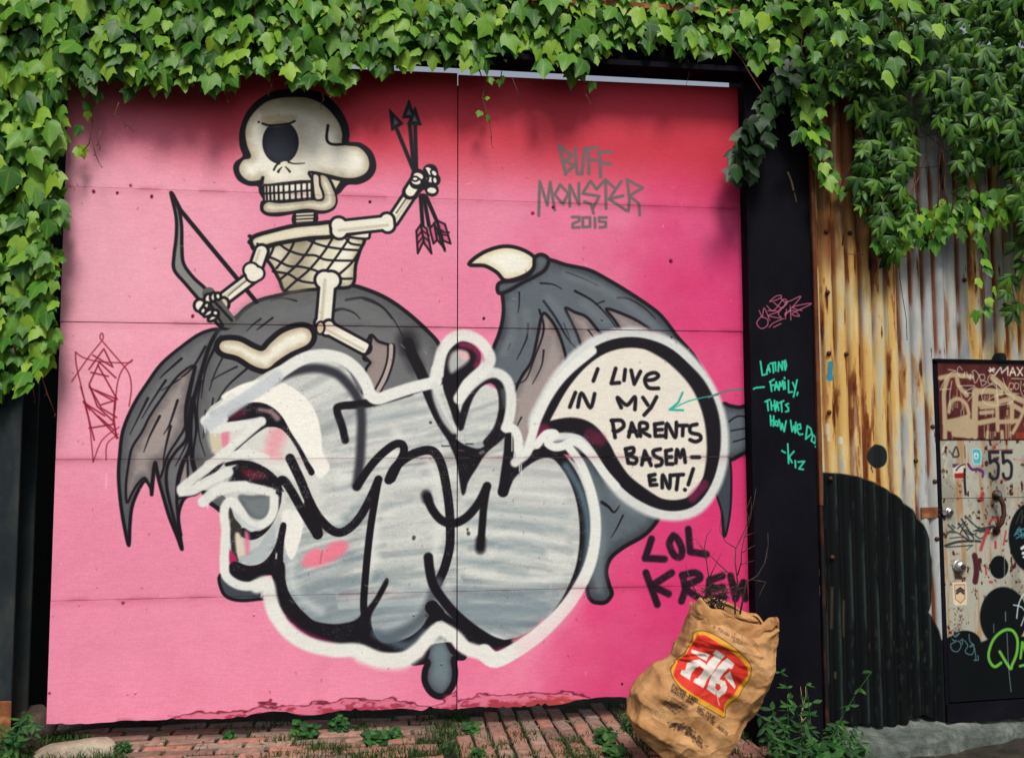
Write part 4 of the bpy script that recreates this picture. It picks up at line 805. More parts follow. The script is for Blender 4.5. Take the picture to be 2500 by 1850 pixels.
def noise_mat(name, stops, scale=6, rough=.8, bs_=.4, bd=.004, detail=7, stretch=None, scale2=None, metal=0, stops2=None, f2=.5, spec=.3):
    m, nt, bs = new_mat(name)
    n = noise(nt, scale, detail, .62, stretch=stretch); r = ramp(nt, n.outputs[0], stops); col = r.outputs[0]
    if stops2:
        n3 = noise(nt, scale2 or scale*4, 6, .6, stretch=stretch); r3 = ramp(nt, n3.outputs[0], stops2); col = mixc(nt, f2, col, r3.outputs[0], 'MULTIPLY')
    nt.links.new(col, bs.inputs['Base Color']); bs.inputs['Roughness'].default_value = rough; bs.inputs['Metallic'].default_value = metal; bs.inputs['Specular IOR Level'].default_value = spec
    n2 = noise(nt, (scale2 or scale*5), 6, .65); bump(nt, bs, n2.outputs[0], bs_, bd)
    return m
def crumpled(nt, bs):
    prev = bs.inputs['Normal'].links[0].from_socket if bs.inputs['Normal'].links else None
    for sc_, di, st in ((9, .010, .75), (22, .004, .6)):
        tc = N_(nt, 'ShaderNodeTexCoord'); nn = noise(nt, sc_*.4, 2, .5); mx = N_(nt, 'ShaderNodeMix', data_type='RGBA'); mx.inputs[0].default_value = .12
        nt.links.new(tc.outputs['Object'], mx.inputs[6]); nt.links.new(nn.outputs[1], mx.inputs[7])
        v = N_(nt, 'ShaderNodeTexVoronoi'); v.feature = 'F1'; v.inputs['Scale'].default_value = sc_; nt.links.new(mx.outputs[2], v.inputs['Vector'])
        b = N_(nt, 'ShaderNodeBump'); b.inputs['Strength'].default_value = st; b.inputs['Distance'].default_value = di*3; nt.links.new(v.outputs['Distance'], b.inputs['Height'])
        if prev is not None: nt.links.new(prev, b.inputs['Normal'])
        prev = b.outputs[0]
    nt.links.new(prev, bs.inputs['Normal'])
def img_mat(name, canvas, back=None, rough=.55, rvar=.2, bmp=.25, bd=.0015, bscale=160, alpha=False, spec=.4, stretch=None, mottle=.12, crumple=False):
    """paint layer over a procedural surface"""
    m, nt, bs = new_mat(name)
    im = canvas.image(name+'_paint', alpha=alpha); t = N_(nt, 'ShaderNodeTexImage'); t.image = im; t.extension = 'EXTEND'; t.interpolation = 'Cubic'
    col = t.outputs[0]
    if alpha: col = mixc(nt, t.outputs[1], back(nt), t.outputs[0])
    n1 = noise(nt, 5, 6, .6, stretch=stretch); r1 = ramp(nt, n1.outputs[0], [(.3, (1-mottle,)*3), (.7, (1, 1, 1))]); col = mixc(nt, 1.0, col, r1.outputs[0], 'MULTIPLY')
    n2 = noise(nt, bscale, 4, .7)
    r2 = ramp(nt, n2.outputs[0], [(.3, (.93,)*3), (.7, (1, 1, 1))]); col = mixc(nt, 1.0, col, r2.outputs[0], 'MULTIPLY')
    nt.links.new(col, bs.inputs['Base Color']); bs.inputs['Specular IOR Level'].default_value = spec
    rr = N_(nt, 'ShaderNodeMapRange'); rr.inputs[3].default_value = rough-rvar/2; rr.inputs[4].default_value = rough+rvar/2
    nt.links.new(n1.outputs[0], rr.inputs[0]); nt.links.new(rr.outputs[0], bs.inputs['Roughness'])
    bump(nt, bs, n2.outputs[0], bmp, bd)
    if crumple: crumpled(nt, bs)
    return m
def leaf_mat(name, dark, mid, light, veins=True, rough=.42, trans=.25):
    m, nt, bs = new_mat(name)
    oi = N_(nt, 'ShaderNodeObjectInfo'); ge = N_(nt, 'ShaderNodeNewGeometry'); ad = N_(nt, 'ShaderNodeMath', operation='ADD'); fr = N_(nt, 'ShaderNodeMath', operation='FRACT')
    nt.links.new(oi.outputs['Random'], ad.inputs[0]); nt.links.new(ge.outputs['Random Per Island'], ad.inputs[1]); nt.links.new(ad.outputs[0], fr.inputs[0])
    r = ramp(nt, fr.outputs[0], [(0, dark), (.45, mid), (.85, light), (1.0, (light[0]*1.25, light[1]*1.12, light[2]*.8))]); col = r.outputs[0]
    uvn = N_(nt, 'ShaderNodeUVMap'); sp = N_(nt, 'ShaderNodeSeparateXYZ'); nt.links.new(uvn.outputs[0], sp.inputs[0])
    if veins:
        # veins fan out from the stalk (u across, v along): pale line where angle matches
        at = N_(nt, 'ShaderNodeMath', operation='ARCTAN2'); nt.links.new(sp.outputs[0], at.inputs[0]); nt.links.new(sp.outputs[1], at.inputs[1])
        mul = N_(nt, 'ShaderNodeMath', operation='MULTIPLY'); mul.inputs[1].default_value = math.pi/.62; nt.links.new(at.outputs[0], mul.inputs[0])
        cs = N_(nt, 'ShaderNodeMath', operation='COSINE'); nt.links.new(mul.outputs[0], cs.inputs[0]); 
        m2 = N_(nt, 'ShaderNodeMath', operation='MULTIPLY_ADD'); nt.links.new(cs.outputs[0], m2.inputs[0]); m2.inputs[1].default_value = .5; m2.inputs[2].default_value = .5
        pw = N_(nt, 'ShaderNodeMath', operation='POWER'); nt.links.new(m2.outputs[0], pw.inputs[0]); pw.inputs[1].default_value = 22
        f = N_(nt, 'ShaderNodeMath', operation='MULTIPLY'); nt.links.new(pw.outputs[0], f.inputs[0]); f.inputs[1].default_value = .2
        col = mixc(nt, f.outputs[0], col, (light[0]*1.9, light[1]*1.5, light[2]*1.7))
    n = noise(nt, 38, 4, .6); rr = ramp(nt, n.outputs[0], [(.35, (.72, .78, .7)), (.62, (1.08, 1.05, 1.0))]); col = mixc(nt, .8, col, rr.outputs[0], 'MULTIPLY')
    nt.links.new(col, bs.inputs['Base Color']); bs.inputs['Roughness'].default_value = rough; bs.inputs['Specular IOR Level'].default_value = .24
    tr = N_(nt, 'ShaderNodeBsdfTranslucent'); tcx = mixc(nt, 1.0, col, (1.0, 1.25, .5), 'MULTIPLY'); nt.links.new(tcx, tr.inputs[0])
    ms = N_(nt, 'ShaderNodeMixShader'); ms.inputs[0].default_value = trans; out = nt.nodes['Material Output']
    nt.links.new(bs.outputs[0], ms.inputs[1]); nt.links.new(tr.outputs[0], ms.inputs[2]); nt.links.new(ms.outputs[0], out.inputs[0])
    bump(nt, bs, n.outputs[0], .3, .002)
    return m
M = {}
M['black_steel'] = noise_mat('black_painted_steel', [(.3, (.003,.003,.006)), (.55, (.006,.006,.010)), (.75, (.012,.011,.015))], 3, .8, .25, .002, scale2=40, spec=.04)
M['old_steel'] = noise_mat('weathered_steel', [(.30, (.008,.012,.015)), (.5, (.018,.025,.028)), (.62, (.035,.04,.038)), (.72, (.08,.04,.02))], 5, .75, .5, .004, scale2=24, stretch=(1,1,.4), spec=.1)
M['rust'] = noise_mat('rusted_steel', [(.3, (.07,.02,.012)), (.5, (.19,.065,.025)), (.65, (.34,.15,.05)), (.8, (.42,.27,.12))], 14, .85, .6, .003, scale2=70)
M['brown_rust'] = noise_mat('brown_rusted_steel', [(.3, (.05,.018,.012)), (.5, (.12,.042,.022)), (.7, (.22,.09,.04))], 10, .9, .5, .003, scale2=60, stretch=(1,1,.4), spec=.1)
M['dark_flange'] = noise_mat('chipped_black_flange', [(.5, (.012,.009,.010)), (.6, (.05,.018,.014)), (.70, (.06,.02,.015)), (.76, (.40,.33,.24))], 13, .8, .5, .003, scale2=60, stretch=(1,1,.35), spec=.1)
M['dark_rust'] = noise_mat('dark_rusted_iron', [(.3, (.03,.012,.010)), (.6, (.07,.026,.018)), (.8, (.13,.05,.025))], 40, .6, .5, .002, scale2=160, metal=.3)
M['steel'] = noise_mat('dull_zinc_steel', [(.3, (.25,.26,.26)), (.7, (.5,.5,.5))], 30, .38, .2, .001, metal=.8)
M['concrete'] = noise_mat('weathered_concrete', [(.25, (.035,.044,.040)), (.5, (.10,.118,.106)), (.66, (.20,.215,.195)), (.8, (.12,.075,.05))], 6, .95, 1.0, .016, scale2=22, stops2=[(.35, (.55,)*3), (.6, (1,)*3)], f2=.8)
M['stone'] = noise_mat('pale_limestone', [(.3, (.15,.12,.09)), (.5, (.32,.26,.19)), (.7, (.45,.38,.30))], 7, .9, .9, .012, scale2=30)
M['dark_stone'] = noise_mat('dark_rubble_stone', [(.3, (.02,.016,.015)), (.6, (.07,.045,.035)), (.75, (.14,.10,.08))], 8, .9, .9, .012, scale2=30)
M['soil'] = noise_mat('dark_soil', [(.3, (.012,.011,.008)), (.55, (.03,.026,.018)), (.75, (.06,.05,.035))], 12, .95, .9, .01, scale2=60)
M['bark'] = noise_mat('twig_bark', [(.3, (.02,.015,.012)), (.6, (.06,.04,.03)), (.8, (.13,.09,.07))], 30, .85, .4, .001)
M['vine'] = noise_mat('vine_stem', [(.3, (.05,.02,.012)), (.6, (.13,.05,.025)), (.8, (.24,.12,.05))], 30, .8, .4, .001)
M['dry'] = noise_mat('dry_straw', [(.3, (.22,.17,.09)), (.7, (.42,.35,.20))], 30, .8, .3, .001)
M['timber'] = noise_mat('near_black_boards', [(.3, (.005,.006,.006)), (.7, (.010,.011,.010))], 6, .9, .5, .004, stretch=(4,4,.5), spec=.03)  # near black, so the gap and ivy backing look deep in shade
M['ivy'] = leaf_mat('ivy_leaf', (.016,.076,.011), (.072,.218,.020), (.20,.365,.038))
M['ivy_dark'] = leaf_mat('ivy_leaf_dark', (.006,.024,.008), (.012,.042,.011), (.026,.075,.016))  # ivy leaf copy with shade put into its darker greens
M['creeper'] = leaf_mat('creeper_leaf', (.012,.048,.008), (.034,.105,.015), (.095,.215,.025), veins=False)
M['weed'] = leaf_mat('weed_leaf', (.010,.046,.014), (.022,.085,.022), (.050,.145,.032), veins=False, rough=.5)
M['grass'] = leaf_mat('grass_blade', (.014,.045,.012), (.03,.08,.02), (.07,.12,.03), veins=False, rough=.6)
# bricks: each its own tone
m, nt, bs = new_mat('paving_brick'); oi = N_(nt, 'ShaderNodeObjectInfo')
r = ramp(nt, oi.outputs['Random'], [(0, (.15,.10,.08)), (.25, (.34,.15,.11)), (.5, (.24,.165,.13)), (.75, (.42,.18,.125)), (1, (.30,.23,.185))])
n = noise(nt, 24, 7, .65, coord='Generated', stretch=(2,.7,1)); n = noise(nt, 30, 7, .65); rr = ramp(nt, n.outputs[0], [(.3, (.45,.43,.42)), (.6, (1.05,1.0,.98))])
n5 = noise(nt, 9, 5, .6); gr = ramp(nt, n5.outputs[0], [(.52, (0,0,0)), (.7, (.8,.8,.8))])
c1 = mixc(nt, .9, r.outputs[0], rr.outputs[0], 'MULTIPLY'); c2 = mixc(nt, gr.outputs[0], c1, (.10,.095,.075))
nt.links.new(c2, bs.inputs['Base Color']); bs.inputs['Roughness'].default_value = .9; bump(nt, bs, n.outputs[0], .8, .006); M['brick'] = m
# kraft paper with print
PB = paint_bag()
def kraft(nt):
    n = noise(nt, 9, 6, .6); return ramp(nt, n.outputs[0], [(.3, (.36,.172,.064)), (.5, (.50,.255,.100)), (.7, (.62,.35,.155))]).outputs[0]
M['paper'] = img_mat('kraft_paper', PB, back=kraft, rough=.7, bmp=.5, bd=.003, bscale=60, alpha=True, spec=.25, mottle=.2, crumple=True)
def blackpaint(nt):
    n = noise(nt, 4, 6, .6, stretch=(1,1,.5)); return ramp(nt, n.outputs[0], [(.3, (.0025,.0025,.005)), (.7, (.008,.0075,.012))]).outputs[0]
PP = paint_post(); M['post'] = img_mat('black_post_paint', PP, back=blackpaint, rough=.7, spec=.05, bmp=.3, bd=.002, bscale=70, alpha=True)
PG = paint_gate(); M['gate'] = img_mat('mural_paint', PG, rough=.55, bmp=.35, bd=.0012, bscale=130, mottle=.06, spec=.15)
PS = paint_shed(); M['shed'] = img_mat('rusting_galvanised_sheet', PS, rough=.5, bmp=.4, bd=.002, bscale=90, mottle=.18, stretch=(1,1,.3), spec=.12)

# ---------------------------------------------------------------- ground
def gz(x, y=0):
    t = min(max((x-1.0)/.8, 0), 1); t = t*t*(3-2*t); return -.13*t
xs = [-120,-40,-12,-5,-3,-2.4]+list(np.arange(-2,3.6,.1))+[4,5,7,14,40,120]; ys = [-120,-30,-12,-6,-3]+list(np.arange(-2,1.2,.1))+[2,4,8,25,90]
V = [(x, y, gz(x)-.028+(.012*math.sin(x*7+y*3)+.008*math.sin(y*17-x*11) if abs(x) < 4 and abs(y) < 3 else 0)) for y in ys for x in xs]
nx = len(xs); mk('ground', V, [(j*nx+i, j*nx+i+1, (j+1)*nx+i+1, (j+1)*nx+i) for j in range(len(ys)-1) for i in range(nx-1)], M['soil'], kind='structure')
# ---------------------------------------------------------------- brick pavement
pave = bpy.data.objects.new('brick_pavement', None); COL.objects.link(pave); pave['kind'] = 'structure'; pave.location = (0, -.4, 0)
def brick_mesh(seed):
    rg = random.Random(seed); L, Wd, Hh = .098, .0292, .05; V = []
    for z, ins in ((-Hh, 0), (-.005, 0), (0, .005)):
        for sx, sy in ((-1,-1),(1,-1),(1,1),(-1,1)):
            V.append((sx*(L-ins-rg.uniform(0,.003)), sy*(Wd-ins-rg.uniform(0,.002)), z+(rg.uniform(-.002,.001) if z > -.02 else 0)))
    Fc = [(0,3,2,1),(8,9,10,11)]+[(a*4+k, a*4+(k+1) % 4, (a+1)*4+(k+1) % 4, (a+1)*4+k) for a in (0,1) for k in range(4)]
    me = bpy.data.meshes.new('brick'); me.from_pydata(V, [], Fc); me.materials.append(M['brick']); return me
BM = [brick_mesh(i) for i in range(6)]
bl = []
def in_view(x, y):
    v = np.array([x, y, gz(x)])-CAM; d = v@fw
    return 925-F_PX*(v@up)/d < 1875 and -60 < 1250+F_PX*(v@rt)/d < 2200
xb = lambda y: .22-.32*y*0+.05*math.sin(y*9)                    # where the two bonds meet
y = -.95; row = 0
while y < .24:
    x = -1.75+(row % 2)*.1+rnd.uniform(-.015,.015)
    while x < .6:
        lim = xb(y)+(.06 if row % 3 else -.03)
        soil = x < -.92-.9*(y+.35) if y < .02 else x < -1.6
        if x < lim and not soil and in_view(x, y): bl.append((x, y+.004*math.sin(x*5), rnd.gauss(0,.02)+.02, gz(x)))
        x += .205+rnd.uniform(0,.006)
    y += .0695+rnd.uniform(0,.003); row += 1
x = .26; col_ = 0
while x < 1.95:
    y = -1.0+(col_ % 2)*.1+rnd.uniform(-.02,.02)
    while y < .24:
        if x > xb(y)+.085 and in_view(x, y): bl.append((x, y, math.pi/2+rnd.gauss(0,.03), gz(x)))
        y += .172+rnd.uniform(0,.008)
    x += .0745+rnd.uniform(0,.003); col_ += 1
print('bricks', len(bl))
for i, (x, y, a, z) in enumerate(bl[:300]):
    o = link('brick', BM[i % 6], pave); o.location = (x, y+.4, z+rnd.gauss(0, .0025)); o.rotation_euler = (rnd.gauss(0,.025), rnd.gauss(0,.025), a)
    if a > 1: o.scale = (.81, 1.13, 1)
# ---------------------------------------------------------------- gate: two leaves, five sheets each
ZJ = [.082, .600, 1.202, 1.803, 2.405, 3.006]
def sheet(parent, x0, x1, z0, z1, y, name='panel', jag=False, slope=0):
    nx = 90 if jag else 2; V = []; uv = []; Fc = []; rg = np.random.default_rng(int((x0+5)*100))
    xs = np.linspace(x0, x1, nx); j = np.zeros(nx)
    if jag:
        j = (fbm(1, nx, 1, 9, int(abs(x0)*50)+3, 4)[0]-.5)*.03; j = j+np.where(rg.random(nx) > .85, rg.uniform(-.006,.012,nx), 0)
        if x0 < 0: j += np.interp(xs, [-.95,-.7,-.5,-.45,-.3,0], [0,-.004,.02,.02,.004,0])
        if x0 > 0: j += np.interp(xs, [.6,.8,1.0,1.2], [0,.004,.022,.012])
    for yy in (y, y+.022):
        for k, x in enumerate(xs):
            for z in (z0+j[k], z1+slope*(x-x0)):
                V.append((x, yy, z)); uv.append(((x-PG.x0)/(PG.x1-PG.x0), (z-PG.z0)/(PG.z1-PG.z0)))
    n2 = 2*nx
    for k in range(nx-1):
        a = 2*k; Fc += [(a, a+2, a+3, a+1), (n2+a, n2+a+1, n2+a+3, n2+a+2), (a, n2+a, n2+a+2, a+2), (a+1, a+3, n2+a+3, n2+a+1)]
    Fc += [(0, 1, n2+1, n2), (n2-2, 2*n2-2, 2*n2-1, n2-1)]
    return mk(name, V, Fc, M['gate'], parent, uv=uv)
scr = None
for side, (x0, x1, lab) in enumerate(((-1.425, .312, 'left leaf of the pink sheet gate, painted with the skeleton archer'), (.317, 1.735, 'right leaf of the pink sheet gate, painted with a grey bat wing and speech bubble'))):
    g = empty('gate_leaf', ((x0+x1)/2, .0, .08), lab, 'gate', 'leaves of the painted yard gate')
    for k in range(5):
        z0 = ZJ[k]+(.0009 if k else 0); z1 = ZJ[k+1]-(.0009 if k < 4 else 0)
        if k == 4: z1 -= .012 if side == 0 else .002
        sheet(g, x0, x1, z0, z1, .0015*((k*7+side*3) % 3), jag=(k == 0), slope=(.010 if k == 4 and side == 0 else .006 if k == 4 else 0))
    fr = MB()
    for xx in ((x0+.02, (x0+x1)/2-.03, x1-.04) if side == 0 else (x0+.06, (x0+x1)/2-.03, x1-.07)): fr.add(box_vf(xx, xx+.05, .026, .075, .12, 2.96))  # left leaf's end bar reaches behind the seam to block light there
    mk('frame', fr.V, fr.F, M['black_steel'], g)
    pts = ([(100,478+0),(1300,520)] if 0 else [(370,478),(228,466),(286,470),(470,770),(903,492),(620,1500),(330,1690),(1010,1500),(1078,1620)] if side == 0 else [(1350,505),(1637,636),(1181,776),(1720,1500),(1640,820),(1146,1560),(1470,780),(1519,1668)])
    for (px, py) in pts:
        p = on_y(px, py, -.002); V, Fc = tube_vf([p+[0,.002,0], p+[0,-.0015,0], p+[0,-.003,0]], [.0055,.005,.003], 8)
        mk('screw', V, Fc, M['dark_rust'] if (px % 2) else M['gate'], g, uv=[((p[0]-PG.x0)/(PG.x1-PG.x0), (p[2]-PG.z0)/(PG.z1-PG.z0))]*len(V))
# small riveted plates painted over
for side, (px, py) in enumerate(((1088,1075),(1146,1070))):
    p = on_y(px, py, 0); V, Fc = box_vf(p[0]-.02, p[0]+.02, -.0035, .001, p[2]-.022, p[2]+.022, .001)
    par = [o for o in COL.objects if o.name.startswith('gate_leaf')][side]
    mk('hinge_plate', V, Fc, M['gate'], par, uv=[((v[0]-PG.x0)/(PG.x1-PG.x0), (v[2]-PG.z0)/(PG.z1-PG.z0)) for v in V])
# ---------------------------------------------------------------- posts, beam, boards
pr = empty('gate_post', (1.87, 0, -.1), 'wide black painted steel post right of the pink gate, tagged in turquoise', 'post')
xl = float(on_y(1829, 850, -.07)[0]); xr = 2.018
V = []; uv = []
V, Fc = box_vf(xl, xr, -.07, .12, -.16, 3.9, .004); uv = [((v[0]-PP.x0)/(PP.x1-PP.x0), (v[2]-PP.z0)/(PP.z1-PP.z0)) for v in V]
mk('plate', V, Fc, M['post'], pr, uv=uv)
V, Fc = box_vf(xl-.0, xl+.012, -.078, -.0685, -.16, 3.88, .002); mk('edge_strip', V, Fc, M['black_steel'], pr)
V, Fc = box_vf(xr+.002, xr+.022, -.088, .02, .97, 3.9, .003); mk('flange', V, Fc, M['brown_rust'], pr)
V, Fc = box_vf(xr+.002, xr+.021, -.087, .02, -.1, .968, .003); mk('flange', V, Fc, M['dark_flange'], pr)
pl = empty('gate_post', (-1.66, -.1, -.05), 'weathered dark steel post at the left edge under the ivy', 'post')
xq = float(on_y(45, 1350, -.08)[0])
V, Fc = box_vf(xq-.26, xq-.008, -.08, -.066, -.1, 3.06, .002)
# slight lean of the old post
V = [(v[0]-.0*(v[2]), v[1], v[2]) for v in V]; mk('flange', V, Fc, M['old_steel'], pl)
V, Fc = box_vf(xq-.14, xq-.12, -.0655, .1, -.1, 3.06); mk('web', V, Fc, M['old_steel'], pl)
V, Fc = box_vf(xq-.26, xq-.008, .101, .115, -.1, 3.06); mk('flange', V, Fc, M['old_steel'], pl)
V, Fc = box_vf(xq-.27, xq-.004, -.086, -.081, -.1, .21, .002); mk('base_plate', V, Fc, M['rust'], pl)
zb1 = float(on_y(900, 156, -.02)[2]); zb2 = float(on_y(1820, 205, -.02)[2]); xb1 = float(on_y(900, 156, -.02)[0]); xb2 = float(on_y(1820, 205, -.02)[0]); sl = (zb2-zb1)/(xb2-xb1)
bmz = lambda x: zb1+(x-xb1)*sl
be = empty('gate_beam', (.2, -.1, bmz(.2)), 'black steel beam across the top of the gate under the ivy', 'beam')
def beam(x0, x1, y0, y1, dz0, dz1, name, mat):
    V, Fc = box_vf(x0, x1, y0, y1, 0, 1, 0); V = [(v[0], v[1], bmz(v[0])+(dz1 if v[2] > .5 else dz0)) for v in V]; mk(name, V, Fc, mat, be)
beam(-2.6, xl-.002, -.16, -.02, 0, .025, 'bottom_flange', M['black_steel'])
beam(-2.6, xl-.002, -.10, -.085, .0255, .28, 'web', M['black_steel'])
beam(-2.6, xl-.002, -.16, -.02, .2805, .305, 'top_flange', M['rust'])
# added dark boards above the beam, blocking the sky behind the ivy
ho = empty('added_hoarding', (.3, .0, 3.35), 'added dark boards above the gate, blocking sky behind the ivy', 'hoarding')
x = -2.7
while x < 3.4:
    V, Fc = box_vf(x, x+.145, -.05+rnd.uniform(-.004,.004), -.025, 3.42, 4.3); mk('board', V, Fc, M['timber'], ho); x += .15
# added dark side wall that makes the gap left of the gate black
rw = empty('added_side_wall', (-1.72, 1.4, 0), 'added dark wall that blackens the gap left of the gate', 'wall')
y = .13
while y < 3.2:
    V, Fc = box_vf(-1.64, -1.62, y, y+.196, -.1, 3.3); mk('board', V, Fc, M['timber'], rw); y += .2
V, Fc = box_vf(-2.9, -1.66, .13, .15, -.1, 3.5); mk('end_panel', V, Fc, M['timber'], rw)
# ---------------------------------------------------------------- corrugated shed wall and door
sh = empty('corrugated_wall', tuple(wpt(.6, 0)), 'rusty corrugated iron wall right of the black post, lower half painted black', 'wall')
def wuv(s, z): return ((s-PS.x0)/(PS.x1-PS.x0), (z-PS.z0)/(PS.z1-PS.z0))
ds, zt = on_w(2287, 883, .02); zp = on_w(2290, 1073, .02)[1]; zm = on_w(2290, 1217, .02)[1]; zbot = on_w(2313, 1715, .02)[1]
zw = on_w(2150, 1768, 0)[1]
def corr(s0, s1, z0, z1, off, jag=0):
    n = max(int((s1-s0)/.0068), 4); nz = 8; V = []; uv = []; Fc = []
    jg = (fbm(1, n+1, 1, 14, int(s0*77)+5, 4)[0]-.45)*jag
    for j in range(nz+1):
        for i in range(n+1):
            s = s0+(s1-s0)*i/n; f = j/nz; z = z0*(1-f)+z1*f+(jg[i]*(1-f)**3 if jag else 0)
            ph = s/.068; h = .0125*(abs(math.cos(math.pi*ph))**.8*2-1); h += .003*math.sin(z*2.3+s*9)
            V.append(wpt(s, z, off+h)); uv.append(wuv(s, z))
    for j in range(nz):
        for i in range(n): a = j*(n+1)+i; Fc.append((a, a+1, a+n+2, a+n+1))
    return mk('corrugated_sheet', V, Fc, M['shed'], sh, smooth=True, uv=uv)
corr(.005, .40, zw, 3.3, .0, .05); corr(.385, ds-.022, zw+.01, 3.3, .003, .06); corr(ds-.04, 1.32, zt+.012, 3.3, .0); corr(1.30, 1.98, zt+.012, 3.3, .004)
M['screwm'] = M['dark_rust']
for lst, sx in (((TH), [(210,40),(212,470),(970,575),(985,975),(845,825),(1000,1395),(222,955),(235,1530)]), ((TG), [(505,865),(512,1215),(1293,890),(1298,1145),(520,1565),(620,1570),(640,875)])):
    for u, v in sx:
        s, z = on_w(lst[0]+u/lst[2], lst[1]+v/lst[2]); p = wpt(s, z, .012)
        V, Fc = tube_vf([p, p+WN*.003, p+WN*.009, p+WN*.011], [.012,.0115,.009,.004], 9); mk('screw', V, Fc, M['dark_rust'], sh, smooth=True)
# dark boarding behind the rusted-through foot
V = [wpt(0, -.12, -.05), wpt(2.0, -.12, -.05), wpt(2.0, 3.2, -.05), wpt(0, 3.2, -.05)]; mk('backing_board', V, [(0,1,2,3)], M['timber'], sh)
dr = empty('shed_door', tuple(wpt(ds+.3, zbot)), 'patched steel shed door numbered 55 with graffiti, at the right edge', 'door')
def plate(name, s0, s1, z0, z1, o0, o1, mat=None, par=None, wav=.0):
    V = []; n = 10 if wav else 1; uv = []; Fc = []
    for o in (o0, o1):
        for i in range(n+1):
            for z in (z0, z1):
                s = s0+(s1-s0)*i/n; V.append(wpt(s, z, o+(wav*math.sin(i*2.1+z*5) if o == o1 else 0))); uv.append(wuv(s, z))
    k = 2*(n+1)
    for i in range(n):
        a = 2*i; Fc += [(k+a, k+a+2, k+a+3, k+a+1), (a, a+1, a+3, a+2), (a, a+2, k+a+2, k+a), (a+1, k+a+1, k+a+3, a+3)]
    Fc += [(0, k, k+1, 1), (k-2, k-1, 2*k-1, 2*k-2)]
    return mk(name, V, Fc, mat or M['shed'], par or dr, uv=uv)
plate('upper_panel', ds, 1.9, zp+.002, zt, .0, .024, wav=.001); plate('middle_panel', ds+.004, 1.9, zm+.0015, zp-.002, .0, .018, wav=.0012); plate('lower_panel', ds+.004, 1.9, zbot, zm-.0015, .0, .0165, wav=.0015)
plate('frame', ds-.022, ds-.003, zw, zt+.01, .0, .022, M['black_steel']); plate('lintel', ds-.022, 1.9, zt+.002, zt+.014, .0, .034, M['black_steel']); plate('threshold', ds-.02, 1.9, zbot-.09, zbot-.008, .0, .03, M['black_steel'])
def wp(T, u, v, off): s, z = on_w(T[0]+u/T[2], T[1]+v/T[2], off); return wpt(s, z, off)
# pull handle
P = [wp(TH, *q) for q in ((1450,1075,.02),(1450,1075,.05),(1478,1098,.058),(1500,1150,.06),(1505,1220,.06),(1488,1280,.058),(1450,1325,.05),(1448,1332,.02))]
V, Fc = tube_vf(P, .011, 8); h = mk('handle', V, Fc, M['dark_rust'], dr, smooth=True)
for u, v, r_ in ((1450,1075,.026),(1446,1335,.02)):
    p = wp(TH, u, v, .018); V, Fc = tube_vf([p, p+WN*.008, p+WN*.012], [r_, r_, r_*.7], 12); mk('rosette', V, Fc, M['dark_rust'], h, smooth=False)
p = wp(TH, 1462, 1068, .058); V, Fc = tube_vf([p-WN*.01, p+WN*.012], .011, 6); mk('bolt', V, Fc, M['steel'], h)
for (u, v, r_, d_) in ((1170,1598,.034,.034),(1100,1200,.022,.02)):
    p = wp(TH, u, v, .017); lk = None
    V, Fc = tube_vf([p, p+WN*.006, p+WN*.009, p+WN*d_*.8, p+WN*d_], [r_, r_, r_*.82, r_*.74, r_*.5], 16); lk = mk('lock_cylinder', V, Fc, M['steel'] if r_ < .03 else M['steel'], dr, smooth=False)
    p2 = p+WN*d_; V, Fc = tube_vf([p2-WN*.002, p2+WN*.004], [r_*.38, r_*.34], 10); mk('key_face', V, Fc, M['dark_rust'], lk)
p = wp(TH, 1060, 1205, .02); V, Fc = tube_vf([p, p+WN*.012], .013, 6); mk('bolt', V, Fc, M['steel'], dr)
s0, z0 = on_w(1950+885/3.0036, 850+1242/3.0036); s1, z1 = on_w(1950+1022/3.0036, 850+1162/3.0036)
hp = plate('hinge', s0, ds-.004, z0, z1, .0125, .019, M['rust']); 
for q in (.25, .75):
    p = wpt(ds-.02, z0+(z1-z0)*q, .019); V, Fc = tube_vf([p, p+WN*.004], .006, 8); mk('rivet', V, Fc, M['dark_rust'], hp)
# sheet of the address sticker: a thin label under the lock
# ---------------------------------------------------------------- concrete ledge
zl = zw-.03
fr0 = on_z(2030, 1840, zl); fr1 = on_z(2500, 1766, zl)
lx = np.linspace(1.93, 3.7, 60); V = []; Fc = []
nrow = fbm(1, 60, 1, 8, 55, 4)[0]; n4 = fbm(60, 12, 4, 4, 66, 3)
for i, x in enumerate(lx):
    yf = fr0[1]+(fr1[1]-fr0[1])*(x-fr0[0])/(fr1[0]-fr0[0])+(nrow[i]-.5)*.06; yb = WP[1]+math.tan(WA)*(x-WP[0])+.06
    prof = [(yf+.01, zl-.6), (yf, zl-.3), (yf-.006, zl-.12), (yf, zl-.03), (yf+.012, zl-.006), (yf+.03, zl), (yf+.5*(yb-yf), zl+.006), (yb-.03, zl+.02), (yb, zl+.03)]
    for j, (yy, zz) in enumerate(prof):
        V.append((x+(rnd.uniform(-.01,.01)), yy+(n4[i, j]-.5)*.05, zz+(n4[i, 11-j]-.5)*.05-(.10*max(0, 1-(x-1.93)/.16)**1.5)))
for i in range(59):
    for j in range(8): a = i*9+j; Fc.append((a, a+9, a+10, a+1))
V.append((1.9, V[4][1]+.1, zl-.35)); e = len(V)-1
for j in range(8): Fc.append((j, j+1, e))
lo = mk('concrete_ledge', V, Fc, M['concrete'], smooth=False); tag(lo, 'cracked grey concrete ledge along the foot of the corrugated wall', 'ledge')
